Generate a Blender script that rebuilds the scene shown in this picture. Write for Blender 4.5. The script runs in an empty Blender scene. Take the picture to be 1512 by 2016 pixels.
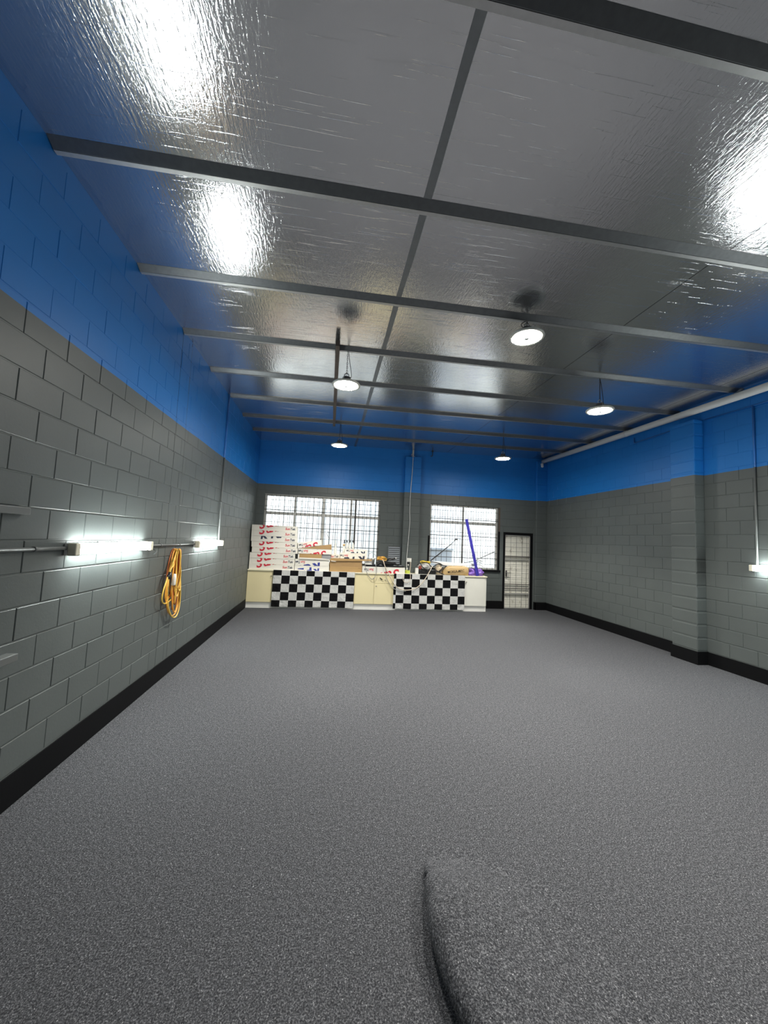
import bpy, bmesh, math, random
from mathutils import Vector, Matrix, Quaternion, noise as mnoise
random.seed(7)
SC = bpy.context.scene
COL = SC.collection

# ------------------------------------------------------------------ camera, world, exposure
F_PX = 730.0
YAW, PITCH, ROLL, CAM_H = 0.144168, 0.073988, -0.044706, 1.7016
cy_, sy_, cp_, sp_ = math.cos(YAW), math.sin(YAW), math.cos(PITCH), math.sin(PITCH)
FWD = Vector((sy_ * cp_, cy_ * cp_, sp_)); RT = Vector((cy_, -sy_, 0)); DN = FWD.cross(RT)
R2 = math.cos(ROLL) * RT + math.sin(ROLL) * DN
D2 = -math.sin(ROLL) * RT + math.cos(ROLL) * DN
cam_d = bpy.data.cameras.new('camera'); cam = bpy.data.objects.new('camera', cam_d); COL.objects.link(cam)
cam_d.sensor_fit = 'HORIZONTAL'; cam_d.sensor_width = 36.0; cam_d.lens = F_PX / 1512 * 36.0
cam_d.clip_start = 0.05; cam_d.clip_end = 200
M = Matrix((R2, -D2, -FWD)).transposed().to_4x4(); M.translation = Vector((0, 0, CAM_H))
cam.matrix_world = M
SC.camera = cam

world = bpy.data.worlds.new('sky'); SC.world = world; world.use_nodes = True
bg = world.node_tree.nodes['Background']
bg.inputs['Color'].default_value = (0.93, 0.97, 1.0, 1); bg.inputs['Strength'].default_value = 4.3
LAMP_UFO, LAMP_SPOT, LAMP_TUBE = 190.0, 310.0, 60.0
SC.view_settings.view_transform = 'Standard'; SC.view_settings.look = 'None'
SC.view_settings.gamma = 1.0; SC.view_settings.use_curve_mapping = False
SC.view_settings.exposure = 0.33

# ------------------------------------------------------------------ room constants (metres)
XL, XR, YB, YF = -1.82, 5.886, 9.478, -4.0
PAINT_Z = 2.95
def zc(x): return 4.05 + (x - XL) * 0.079 / (XR - XL)

# ------------------------------------------------------------------ materials
def lin(r, g, b):
    f = lambda c: (c / 255 / 12.92) if c / 255 <= 0.04045 else ((c / 255 + 0.055) / 1.055) ** 2.4
    return (f(r), f(g), f(b), 1)
MATS = {}
class NT:
    def __init__(s, name):
        s.m = bpy.data.materials.new(name); s.m.use_nodes = True; s.t = s.m.node_tree; s.n = s.t.nodes
        s.b = s.n['Principled BSDF']; s.out = s.n['Material Output']; MATS[name] = s.m
    def add(s, typ, **kw):
        nd = s.n.new(typ)
        for k, v in kw.items():
            if k in nd.inputs.keys() if hasattr(nd, 'inputs') else False: nd.inputs[k].default_value = v
            else: setattr(nd, k, v)
        return nd
    def link(s, a, b): s.t.links.new(a, b)
    def setp(s, **kw):
        for k, v in kw.items(): s.b.inputs[k.replace('_', ' ')].default_value = v
def noise_node(s, scale, detail=3, coord='Object', stretch=None, rough=0.55):
    tc = s.add('ShaderNodeTexCoord'); src = tc.outputs[coord] if coord != 'World' else s.add('ShaderNodeNewGeometry').outputs['Position']
    if stretch:
        mp = s.add('ShaderNodeMapping'); mp.inputs['Scale'].default_value = stretch; s.link(src, mp.inputs['Vector']); src = mp.outputs['Vector']
    n = s.add('ShaderNodeTexNoise'); n.inputs['Scale'].default_value = scale; n.inputs['Detail'].default_value = detail; n.inputs['Roughness'].default_value = rough
    s.link(src, n.inputs['Vector']); return n
def mat(name, col, rough=0.5, metal=0.0, var=0.06, vscale=12, bump=0.0, bscale=80, spec=0.5, coat=0.0, coord='Object', bstretch=None, bdist=0.002):
    s = NT(name); s.setp(Roughness=rough, Metallic=metal); s.b.inputs['Specular IOR Level'].default_value = spec
    if coat: s.b.inputs['Coat Weight'].default_value = coat
    n = noise_node(s, vscale, 3, coord)
    mx = s.add('ShaderNodeMix', data_type='RGBA')
    lo = tuple(c * (1 - var) for c in col[:3]) + (1,); hi = tuple(min(1, c * (1 + var)) for c in col[:3]) + (1,)
    mx.inputs[6].default_value = lo; mx.inputs[7].default_value = hi
    s.link(n.outputs['Fac'], mx.inputs[0]); s.link(mx.outputs[2], s.b.inputs['Base Color'])
    if bump:
        bn = noise_node(s, bscale, 3, coord, bstretch); bp = s.add('ShaderNodeBump'); bp.inputs['Strength'].default_value = bump; bp.inputs['Distance'].default_value = bdist
        s.link(bn.outputs['Fac'], bp.inputs['Height']); s.link(bp.outputs['Normal'], s.b.inputs['Normal'])
    return s.m
def emit_mat(name, col, strength):
    s = NT(name); s.setp(Base_Color=(0.8, 0.8, 0.8, 1)); s.b.inputs['Emission Color'].default_value = col; s.b.inputs['Emission Strength'].default_value = strength
    return s.m

def wall_paint():
    s = NT('wall_paint'); g = s.add('ShaderNodeNewGeometry'); sx = s.add('ShaderNodeSeparateXYZ'); s.link(g.outputs['Position'], sx.inputs[0])
    wob = noise_node(s, 1.5, 2, 'World'); ad = s.add('ShaderNodeMath', operation='MULTIPLY_ADD'); s.link(wob.outputs['Fac'], ad.inputs[0]); ad.inputs[1].default_value = 0.012; s.link(sx.outputs['Z'], ad.inputs[2])
    gt = s.add('ShaderNodeMath', operation='GREATER_THAN'); s.link(ad.outputs[0], gt.inputs[0]); gt.inputs[1].default_value = PAINT_Z + 0.006
    n = noise_node(s, 2.2, 4, 'World')
    gr = s.add('ShaderNodeMix', data_type='RGBA'); gr.inputs[6].default_value = GREY_LO; gr.inputs[7].default_value = GREY_HI; s.link(n.outputs['Fac'], gr.inputs[0])
    bl = s.add('ShaderNodeMix', data_type='RGBA'); bl.inputs[6].default_value = BLUE_LO; bl.inputs[7].default_value = BLUE_HI; s.link(n.outputs['Fac'], bl.inputs[0])
    mx = s.add('ShaderNodeMix', data_type='RGBA'); s.link(gt.outputs[0], mx.inputs[0]); s.link(gr.outputs[2], mx.inputs[6]); s.link(bl.outputs[2], mx.inputs[7])
    s.link(mx.outputs[2], s.b.inputs['Base Color']); s.setp(Roughness=0.45); s.b.inputs['Specular IOR Level'].default_value = 0.38
    bn = noise_node(s, 55, 4, 'World', None, 0.65); big = noise_node(s, 3, 2, 'World')
    pw = s.add('ShaderNodeMath', operation='MULTIPLY'); s.link(bn.outputs['Fac'], pw.inputs[0]); s.link(big.outputs['Fac'], pw.inputs[1])
    bp = s.add('ShaderNodeBump'); bp.inputs['Strength'].default_value = 0.35; bp.inputs['Distance'].default_value = 0.004
    s.link(pw.outputs[0], bp.inputs['Height']); s.link(bp.outputs['Normal'], s.b.inputs['Normal'])
    return s.m
GREY_LO, GREY_HI = (0.088, 0.101, 0.099, 1), (0.114, 0.129, 0.126, 1)
BLUE_LO, BLUE_HI = (0.010, 0.165, 0.52, 1), (0.013, 0.195, 0.60, 1)
wall_paint()

def carpet():
    s = NT('carpet'); s.setp(Roughness=0.95); s.b.inputs['Specular IOR Level'].default_value = 0.15
    a = noise_node(s, 150, 4, 'World', None, 0.75); c = noise_node(s, 42, 3, 'World', None, 0.7); fl = noise_node(s, 110, 2, 'World', None, 0.8)
    r = s.add('ShaderNodeValToRGB'); e = r.color_ramp.elements
    e[0].position = 0.34; e[0].color = (0.015, 0.016, 0.020, 1); e[1].position = 0.68; e[1].color = (0.255, 0.258, 0.275, 1)
    m = r.color_ramp.elements.new(0.50); m.color = (0.064, 0.066, 0.073, 1)
    s.link(a.outputs['Fac'], r.inputs[0])
    rf = s.add('ShaderNodeValToRGB'); rf.color_ramp.elements[0].position = 0.655; rf.color_ramp.elements[0].color = (0, 0, 0, 1); rf.color_ramp.elements[1].position = 0.70; rf.color_ramp.elements[1].color = (1, 1, 1, 1)
    s.link(fl.outputs['Fac'], rf.inputs[0])
    mx = s.add('ShaderNodeMix', data_type='RGBA'); s.link(rf.outputs[0], mx.inputs[0]); s.link(r.outputs[0], mx.inputs[6]); mx.inputs[7].default_value = (0.50, 0.50, 0.52, 1)
    hs = s.add('ShaderNodeMix', data_type='RGBA', blend_type='MULTIPLY'); hs.inputs[0].default_value = 0.55
    cr = s.add('ShaderNodeValToRGB'); cr.color_ramp.elements[0].position = 0.3; cr.color_ramp.elements[0].color = (0.45, 0.45, 0.46, 1); cr.color_ramp.elements[1].position = 0.7; cr.color_ramp.elements[1].color = (1.6, 1.6, 1.6, 1)
    s.link(c.outputs['Fac'], cr.inputs[0]); s.link(mx.outputs[2], hs.inputs[6]); s.link(cr.outputs[0], hs.inputs[7]); s.link(hs.outputs[2], s.b.inputs['Base Color'])
    bp = s.add('ShaderNodeBump'); bp.inputs['Strength'].default_value = 0.6; bp.inputs['Distance'].default_value = 0.006
    s.link(a.outputs['Fac'], bp.inputs['Height']); s.link(bp.outputs['Normal'], s.b.inputs['Normal'])
carpet()

def foil():
    s = NT('ceiling_foil'); s.setp(Metallic=0.95, Roughness=0.14)
    n = noise_node(s, 1.2, 3, 'World'); mx = s.add('ShaderNodeMix', data_type='RGBA')
    mx.inputs[6].default_value = (0.62, 0.63, 0.65, 1); mx.inputs[7].default_value = (0.70, 0.70, 0.71, 1); s.link(n.outputs['Fac'], mx.inputs[0]); s.link(mx.outputs[2], s.b.inputs['Base Color'])
    a = noise_node(s, 1.0, 3, 'World', (60, 13, 1), 0.55)       # ripples running along the sheets
    b = noise_node(s, 1.0, 2, 'World', (1.6, 48, 1), 0.6)     # short cross creases
    c = noise_node(s, 130, 2, 'World')
    cr = s.add('ShaderNodeValToRGB'); cr.color_ramp.elements[0].position = 0.61; cr.color_ramp.elements[1].position = 0.65; s.link(b.outputs['Fac'], cr.inputs[0])
    m1 = s.add('ShaderNodeMath', operation='MULTIPLY_ADD'); s.link(cr.outputs[0], m1.inputs[0]); m1.inputs[1].default_value = 0.24; s.link(a.outputs['Fac'], m1.inputs[2])
    m2 = s.add('ShaderNodeMath', operation='MULTIPLY_ADD'); s.link(c.outputs['Fac'], m2.inputs[0]); m2.inputs[1].default_value = 0.25; s.link(m1.outputs[0], m2.inputs[2])
    bp = s.add('ShaderNodeBump'); bp.inputs['Strength'].default_value = 0.8; bp.inputs['Distance'].default_value = 0.0019
    s.link(m2.outputs[0], bp.inputs['Height']); s.link(bp.outputs['Normal'], s.b.inputs['Normal'])
foil()

mat('black_paint', (0.004, 0.0042, 0.005, 1), 0.6, bump=0.2, bscale=60, coord='World', spec=0.15)
mat('galvanised', (0.15, 0.157, 0.163, 1), 0.42, 0.6, 0.2, 25)  # darkened so the sloped purlin faces carry their shade in the colour
mat('galvanised_lit', (0.50, 0.50, 0.50, 1), 0.36, 0.9, 0.12, 25)  # lighter copy of the purlin metal, light on the underside painted in
mat('foil_tape', (0.20, 0.21, 0.22, 1), 0.38, 0.7, 0.15, 20, 0.3, 40, coord='World')
mat('seam_dark', (0.10, 0.105, 0.11, 1), 0.5, 0.5)
mat('white_pvc', (0.72, 0.72, 0.70, 1), 0.35, var=0.03)
mat('conduit_grey', (0.135, 0.143, 0.14, 1), 0.38, var=0.04)
mat('conduit_blue', (0.015, 0.118, 0.39, 1), 0.38, var=0.04)
mat('cream_cap', (0.75, 0.72, 0.58, 1), 0.45, var=0.04)
mat('timber', (0.085, 0.062, 0.048, 1), 0.7, var=0.35, vscale=18, bump=0.3, bscale=30)
mat('alu', (0.50, 0.49, 0.46, 1), 0.42, 0.35, 0.06)
mat('grille_wire', (0.12, 0.115, 0.11, 1), 0.5, 0.5)
mat('dark_frame', (0.05, 0.045, 0.04, 1), 0.5, var=0.2)
mat('cream_laminate', (0.86, 0.76, 0.46, 1), 0.42, var=0.03, vscale=3)
mat('cream_top', (0.88, 0.83, 0.62, 1), 0.4, var=0.03)
mat('white_laminate', (0.88, 0.87, 0.79, 1), 0.42, var=0.03, vscale=5)
mat('white_kick', (0.90, 0.89, 0.84, 1), 0.45, var=0.04)
mat('chrome_knob', (0.35, 0.33, 0.28, 1), 0.35, 0.8)
mat('carton_white', (0.84, 0.81, 0.73, 1), 0.6, var=0.03, vscale=6)
mat('carton_edge', (0.40, 0.33, 0.22, 1), 0.7)
mat('kraft', (0.46, 0.29, 0.12, 1), 0.7, var=0.10, vscale=5, bump=0.1, bscale=25)
mat('kraft_shade', (0.40, 0.25, 0.11, 1), 0.75, var=0.10, vscale=8)
mat('kraft_bag', (0.62, 0.43, 0.20, 1), 0.5, var=0.08, vscale=9, bump=0.5, bscale=14, bdist=0.01)
mat('pale_bag', (0.74, 0.60, 0.42, 1), 0.5, var=0.08, vscale=9)
mat('ink_red', (0.62, 0.03, 0.055, 1), 0.5, var=0.03)
mat('ink_navy', (0.03, 0.04, 0.075, 1), 0.5, var=0.03)
mat('ink_blue', (0.035, 0.05, 0.30, 1), 0.5, var=0.03)
mat('ink_brown', (0.07, 0.045, 0.025, 1), 0.6, var=0.03)
mat('black_plastic', (0.012, 0.012, 0.013, 1), 0.35, var=0.2)
mat('black_strap', (0.012, 0.012, 0.012, 1), 0.6)
mat('grey_plastic', (0.30, 0.31, 0.32, 1), 0.45)
mat('vent_grey', (0.20, 0.22, 0.24, 1), 0.45, 0.2)
mat('white_plastic', (0.78, 0.77, 0.72, 1), 0.4, var=0.02)
mat('white_foam', (0.86, 0.86, 0.86, 1), 0.6, var=0.02)
mat('yellow_plastic', (0.80, 0.58, 0.05, 1), 0.45, var=0.1, bump=0.4, bscale=25, bdist=0.01)
mat('lime_plastic', (0.62, 0.70, 0.10, 1), 0.45, var=0.1)
mat('red_cloth', (0.40, 0.08, 0.06, 1), 0.7, var=0.2, bump=0.4, bscale=25, bdist=0.01)
mat('clear_bag', (0.62, 0.60, 0.57, 1), 0.25, var=0.2, vscale=14, bump=0.6, bscale=16, bdist=0.012)
mat('purple_bag', (0.30, 0.16, 0.62, 1), 0.3, var=0.4, vscale=9, bump=0.7, bscale=13, bdist=0.02)
mat('purple_pole', (0.055, 0.045, 0.46, 1), 0.4, var=0.05)
mat('cord_orange', (0.80, 0.36, 0.05, 1), 0.4, var=0.15, vscale=7)
mat('cord_deep', (0.55, 0.15, 0.04, 1), 0.4, var=0.15, vscale=7)
mat('cord_yellow', (0.80, 0.52, 0.10, 1), 0.4, var=0.1)
mat('cord_cream', (0.72, 0.62, 0.50, 1), 0.4, var=0.05)
mat('cord_grey', (0.33, 0.33, 0.31, 1), 0.4, var=0.05)
mat('steel', (0.5, 0.5, 0.5, 1), 0.3, 0.9)
mat('lamp_housing', (0.10, 0.10, 0.10, 1), 0.4, 0.4)
mat('lamp_rim', (0.55, 0.55, 0.50, 1), 0.35, 0.2)
mat('exterior_white', (0.82, 0.82, 0.79, 1), 0.6, var=0.03)
mat('exterior_gap', (0.42, 0.42, 0.42, 1), 0.7)
mat('exterior_ground', (0.45, 0.44, 0.42, 1), 0.8)
mat('exterior_bin', (0.60, 0.62, 0.66, 1), 0.6)
mat('exterior_teal', (0.15, 0.42, 0.40, 1), 0.6)
mat('bottle_milky', (0.80, 0.79, 0.73, 1), 0.35, var=0.02)
emit_mat('ufo_lens', (1.0, 0.965, 0.885, 1), LAMP_UFO)
emit_mat('tube_diffuser', (0.93, 1.0, 0.97, 1), LAMP_TUBE)

def door_mat():
    s = NT('door_panel_paint'); s.setp(Roughness=0.5)
    n = noise_node(s, 5, 5, 'Object', (1, 1, 0.5), 0.7); r = s.add('ShaderNodeValToRGB'); e = r.color_ramp.elements
    e[0].position = 0.28; e[0].color = (0.36, 0.32, 0.24, 1); e[1].position = 0.42; e[1].color = (0.90, 0.88, 0.78, 1)
    s.link(n.outputs['Fac'], r.inputs[0]); s.link(r.outputs[0], s.b.inputs['Base Color'])
door_mat()
def glass_mat():
    s = NT('window_glass'); s.n.remove(s.b)
    tr = s.add('ShaderNodeBsdfTransparent'); gl = s.add('ShaderNodeBsdfGlossy'); gl.inputs['Roughness'].default_value = 0.02
    tr.inputs['Color'].default_value = (0.95, 0.97, 0.96, 1)
    fr = s.add('ShaderNodeFresnel'); fr.inputs['IOR'].default_value = 1.45; mx = s.add('ShaderNodeMixShader')
    s.link(fr.outputs[0], mx.inputs[0]); s.link(tr.outputs[0], mx.inputs[1]); s.link(gl.outputs[0], mx.inputs[2]); s.link(mx.outputs[0], s.out.inputs['Surface'])
glass_mat()
def flag_mat():
    s = NT('chequered_cloth'); s.setp(Roughness=0.8)
    uv = s.add('ShaderNodeUVMap'); ch = s.add('ShaderNodeTexChecker'); ch.inputs['Scale'].default_value = 1.0
    ch.inputs['Color2'].default_value = (0.008, 0.008, 0.009, 1); ch.inputs['Color1'].default_value = (0.66, 0.66, 0.64, 1); s.b.inputs['Specular IOR Level'].default_value = 0.1
    mp = s.add('ShaderNodeMapping'); mp.inputs['Location'].default_value = (0, 0, 0.5); s.link(uv.outputs['UV'], mp.inputs['Vector']); s.link(mp.outputs['Vector'], ch.inputs['Vector'])
    s.link(ch.outputs['Color'], s.b.inputs['Base Color'])
    n = noise_node(s, 9, 4, 'Object', (1.0, 1, 0.8)); bp = s.add('ShaderNodeBump'); bp.inputs['Strength'].default_value = 0.7; bp.inputs['Distance'].default_value = 0.05
    s.link(n.outputs['Fac'], bp.inputs['Height']); s.link(bp.outputs['Normal'], s.b.inputs['Normal'])
flag_mat()

# ------------------------------------------------------------------ builders
def tag(o, label=None, cat=None, group=None, kind=None):
    if label: o['label'] = label
    if cat: o['category'] = cat
    if group: o['group'] = group
    if kind: o['kind'] = kind
    return o
def link(name, data, parent=None, loc=None):
    o = bpy.data.objects.new(name, data); COL.objects.link(o)
    if loc is not None: o.location = loc
    if parent is not None: o.parent = parent
    return o
def empty(name, loc, label=None, cat=None, group=None, kind=None):
    o = link(name, None, None, loc); o.empty_display_size = 0.1
    return tag(o, label, cat, group, kind)
class MB:
    """collects shapes in world (or local) space; build() makes one mesh object with origin at `origin`"""
    def __init__(s): s.v = []; s.f = []; s.mi = []; s.cur = 0; s.sm = []
    def addv(s, vs): b = len(s.v); s.v += [tuple(v) for v in vs]; return b
    def addf(s, fs, smooth=False):
        for f in fs: s.f.append(f); s.mi.append(s.cur); s.sm.append(smooth)
    def box(s, x0, x1, y0, y1, z0, z1):
        b = s.addv([(x0, y0, z0), (x1, y0, z0), (x1, y1, z0), (x0, y1, z0), (x0, y0, z1), (x1, y0, z1), (x1, y1, z1), (x0, y1, z1)])
        s.addf([(b, b+3, b+2, b+1), (b+4, b+5, b+6, b+7), (b, b+1, b+5, b+4), (b+1, b+2, b+6, b+5), (b+2, b+3, b+7, b+6), (b+3, b, b+4, b+7)]); return s
    def hexa(s, pts):   # 8 points in the order of box()
        b = s.addv(pts); s.addf([(b, b+3, b+2, b+1), (b+4, b+5, b+6, b+7), (b, b+1, b+5, b+4), (b+1, b+2, b+6, b+5), (b+2, b+3, b+7, b+6), (b+3, b, b+4, b+7)]); return s
    def prism(s, pts, y0, y1):   # polygon in xz extruded in y
        n = len(pts); b = s.addv([(x, y0, z) for x, z in pts] + [(x, y1, z) for x, z in pts])
        s.addf([tuple(range(b, b + n)), tuple(reversed(range(b + n, b + 2 * n)))] + [(b + i, b + n + i, b + n + (i + 1) % n, b + (i + 1) % n) for i in range(n)]); return s
    def tube(s, path, r, n=8, closed=False, caps=True):
        P = [Vector(p) for p in path]; m = len(P); rr = r if hasattr(r, '__len__') else [r] * m
        T = []
        for i in range(m):
            a = P[(i - 1) % m] if (closed or i > 0) else P[i]; c = P[(i + 1) % m] if (closed or i < m - 1) else P[i]
            T.append((c - a).normalized() if (c - a).length > 1e-9 else Vector((0, 0, 1)))
        up = Vector((0, 0, 1)) if abs(T[0].z) < 0.9 else Vector((1, 0, 0)); N = (up - T[0] * up.dot(T[0])).normalized(); rings = []
        for i in range(m):
            N = N - T[i] * N.dot(T[i])
            if N.length < 1e-6: N = T[i].orthogonal()
            N.normalize(); Bv = T[i].cross(N)
            rings.append(s.addv([P[i] + rr[i] * (math.cos(2 * math.pi * k / n) * N + math.sin(2 * math.pi * k / n) * Bv) for k in range(n)]))
        for i in range(m if closed else m - 1):
            a, c = rings[i], rings[(i + 1) % m]
            s.addf([(a + k, a + (k + 1) % n, c + (k + 1) % n, c + k) for k in range(n)], n > 4)
        if caps and not closed:
            s.addf([tuple(reversed(range(rings[0], rings[0] + n))), tuple(range(rings[-1], rings[-1] + n))])
        return s
    def lathe(s, prof, c, n=24, axis='z'):
        rings = []
        for r, h in prof:
            ring = []
            for k in range(n):
                a = 2 * math.pi * k / n
                if axis == 'z': ring.append((c[0] + r * math.cos(a), c[1] + r * math.sin(a), c[2] + h))
                elif axis == 'x': ring.append((c[0] + h, c[1] + r * math.cos(a), c[2] + r * math.sin(a)))
                else: ring.append((c[0] + r * math.cos(a), c[1] + h, c[2] - r * math.sin(a)))
            rings.append(s.addv(ring))
        for i in range(len(rings) - 1):
            a, b = rings[i], rings[i + 1]; s.addf([(a + k, a + (k + 1) % n, b + (k + 1) % n, b + k) for k in range(n)], True)
        if prof[0][0] > 1e-6: s.addf([tuple(reversed(range(rings[0], rings[0] + n)))])
        if prof[-1][0] > 1e-6: s.addf([tuple(range(rings[-1], rings[-1] + n))])
        return s
    def blob(s, c, rad, e=0.7, nz=0.12, fr=3.0, seed=0, nu=28, nv=16, flat=None):
        sg = lambda a: (1 if a >= 0 else -1) * abs(a) ** e
        rows = []
        for j in range(nv + 1):
            ph = -math.pi / 2 + math.pi * j / nv; row = []
            for i in range(nu):
                th = 2 * math.pi * i / nu
                d = Vector((sg(math.cos(ph)) * sg(math.cos(th)), sg(math.cos(ph)) * sg(math.sin(th)), sg(math.sin(ph))))
                k = 1 + nz * mnoise.noise(Vector((d.x * fr + seed * 7.3, d.y * fr, d.z * fr + seed))) + 0.5 * nz * mnoise.noise(Vector((d.x * fr * 2.3 + seed, d.y * fr * 2.3, d.z * fr * 2.3)))
                p = Vector((c[0] + rad[0] * d.x * k, c[1] + rad[1] * d.y * k, c[2] + rad[2] * d.z * k))
                if flat is not None: p.z = max(p.z, flat)
                row.append(p)
            rows.append(s.addv(row))
        for j in range(nv):
            a, b = rows[j], rows[j + 1]; s.addf([(a + i, a + (i + 1) % nu, b + (i + 1) % nu, b + i) for i in range(nu)], True)
        return s
    def mesh(s, name, mats, origin=(0, 0, 0)):
        me = bpy.data.meshes.new(name); o = origin
        me.from_pydata([(x - o[0], y - o[1], z - o[2]) for x, y, z in s.v], [], s.f)
        for m in (mats if isinstance(mats, (list, tuple)) else [mats]): me.materials.append(MATS[m])
        me.polygons.foreach_set('material_index', s.mi); me.polygons.foreach_set('use_smooth', s.sm); me.update(); return me
    def build(s, name, mats, parent=None, bevel=0.0, local=False, seg=2):
        """coordinates are world unless local; parent must be unrotated when world coordinates are used"""
        if local or parent is None and not s.v: org = (0, 0, 0)
        elif parent is not None: org = tuple(wloc(parent))
        else:
            xs, ys, zs = zip(*s.v); org = ((min(xs) + max(xs)) / 2, (min(ys) + max(ys)) / 2, min(zs))
        o = link(name, s.mesh(name, mats, org), parent, (0, 0, 0) if (parent is not None or local) else org)
        if bevel:
            md = o.modifiers.new('bevel', 'BEVEL'); md.width = bevel; md.segments = seg; md.limit_method = 'ANGLE'; md.angle_limit = 0.6
        return o
def wloc(o):
    p = Vector((0, 0, 0))
    while o is not None: p += Vector(o.location); o = o.parent
    return p
def bez(pts, n=8, closed=False):
    """Catmull-Rom through pts"""
    P = [Vector(p) for p in pts]; out = []; m = len(P)
    for i in range(m if closed else m - 1):
        p1, p2 = P[i], P[(i + 1) % m]; p0 = P[i - 1] if (i > 0 or closed) else p1; p3 = P[(i + 2) % m] if (i + 2 < m or closed) else p2
        for k in range(n):
            t = k / n; out.append(0.5 * ((2 * p1) + (p2 - p0) * t + (2 * p0 - 5 * p1 + 4 * p2 - p3) * t * t + (3 * p1 - p0 - 3 * p2 + p3) * t ** 3))
    if not closed: out.append(P[-1])
    return out
def proj(p):
    v = Vector(p) - Vector((0, 0, CAM_H)); z = v.dot(FWD)
    return (756 + F_PX * v.dot(R2) / z, 1008 + F_PX * v.dot(D2) / z, z) if z > 0.05 else None

# ------------------------------------------------------------------ structure: floor, ceiling, walls
floor = tag(MB().box(XL - 0.2, XR + 0.2, YF, YB + 0.2, -0.1, 0.0).build('floor', 'carpet'), 'grey flecked carpet covering the whole floor', kind='structure')

ceiling = empty('ceiling', (0, 0, 4.05), 'shiny silver foil panel ceiling on steel purlins', kind='structure')
def slope_box(mb, x0, x1, y0, y1, dz0, dz1):
    mb.hexa([(x0, y0, zc(x0) + dz0), (x1, y0, zc(x1) + dz0), (x1, y1, zc(x1) + dz0), (x0, y1, zc(x0) + dz0), (x0, y0, zc(x0) + dz1), (x1, y0, zc(x1) + dz1), (x1, y1, zc(x1) + dz1), (x0, y1, zc(x0) + dz1)])
seams = [XL - 0.2, 0.55, 3.0, 5.45, XR + 0.2]
for i in range(4):
    g = 0.004
    m = MB(); slope_box(m, seams[i] + (g if i else 0), seams[i + 1] - (g if i < 3 else 0), YF, YB + 0.2, 0.0, 0.08); m.build('foil_panel', 'ceiling_foil', ceiling)
m = MB(); slope_box(m, XL - 0.2, XR + 0.2, YF, YB + 0.2, 0.08, 0.1); m.build('roof_backing', 'seam_dark', ceiling)
def tape(xc, w, name, material, seed):
    m = MB(); n = 70; vs = []
    for i in range(n + 1):
        y = YF + (YB - YF) * i / n; dx = 0.010 * mnoise.noise(Vector((y * 0.9, seed, 0))); ww = w / 2 * (1 + 0.15 * mnoise.noise(Vector((y * 2, seed, 3))))
        for s_ in (-1, 1):
            x = xc + dx + s_ * ww; vs.append((x, y, zc(x) - 0.0015))
    for i in range(n + 1):
        for s_ in (0, 1): x, y, z = vs[2 * i + s_]; vs.append((x, y, z + 0.0012))
    b = m.addv(vs); k = 2 * (n + 1)
    for i in range(n):
        a = b + 2 * i; m.addf([(a, a + 2, a + 3, a + 1), (a + k, a + k + 1, a + k + 3, a + k + 2), (a, a + k, a + k + 2, a + 2), (a + 1, a + 3, a + k + 3, a + k + 1)])
    return m.build(name, material, ceiling)
tape(0.548, 0.055, 'seam_tape', 'foil_tape', 1.0)
PURL = [-2.85, -1.81, -0.77, 0.27, 1.30, 2.35, 3.417, 4.45, 5.45, 6.448, 7.472, 8.456]
for y in PURL:
    # low hat section: sloped near face, flat underside, sloped far face
    pr_ = [(0.0, -0.0008), (0.060, -0.036), (0.094, -0.036), (0.108, -0.0008)]; m = MB(); x0, x1 = XL + 0.0055, XR - 0.0055; n = len(pr_)
    b = m.addv([(x0, y + a, zc(x0) + c) for a, c in pr_] + [(x1, y + a, zc(x1) + c) for a, c in pr_])
    m.addf([(b + k, b + n + k, b + n + k + 1, b + k + 1) for k in range(n - 1)] + [(b, b + n - 1, b + 2 * n - 1, b + n), tuple(range(b, b + n)), tuple(reversed(range(b + n, b + 2 * n)))])
    pu = m.build('purlin', 'galvanised', ceiling)
    m = MB(); slope_box(m, x0, x1, y + 0.064, y + 0.096, -0.0385, -0.0365); m.build('flange', 'galvanised_lit', pu)  # same metal as the purlin, coloured lighter for the lit lower edge

# --- block walls
def block_mesh(L, H=0.191, proud=0.005, bv=0.003):
    L = round(L, 3); k = ('blk', L, proud)
    if k in block_mesh.c: return block_mesh.c[k]
    m = MB(); o = [(0, 0), (L, 0), (L, H), (0, H)]; ins = [(bv, bv), (L - bv, bv), (L - bv, H - bv), (bv, H - bv)]
    b = m.addv([(u, 0.004, z) for u, z in o] + [(u, -proud + bv, z) for u, z in o] + [(u, -proud, z) for u, z in ins])
    for i in range(4):
        j = (i + 1) % 4; m.addf([(b + i, b + j, b + 4 + j, b + 4 + i), (b + 4 + i, b + 4 + j, b + 8 + j, b + 8 + i)])
    m.addf([(b + 8, b + 9, b + 10, b + 11)])
    me = m.mesh('block', 'wall_paint'); block_mesh.c[k] = me; return me
block_mesh.c = {}
def cut(iv, a, b):
    out = []
    for s_, e in iv:
        if e <= a or s_ >= b: out.append((s_, e)); continue
        if s_ < a: out.append((s_, a))
        if e > b: out.append((b, e))
    return out
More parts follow.
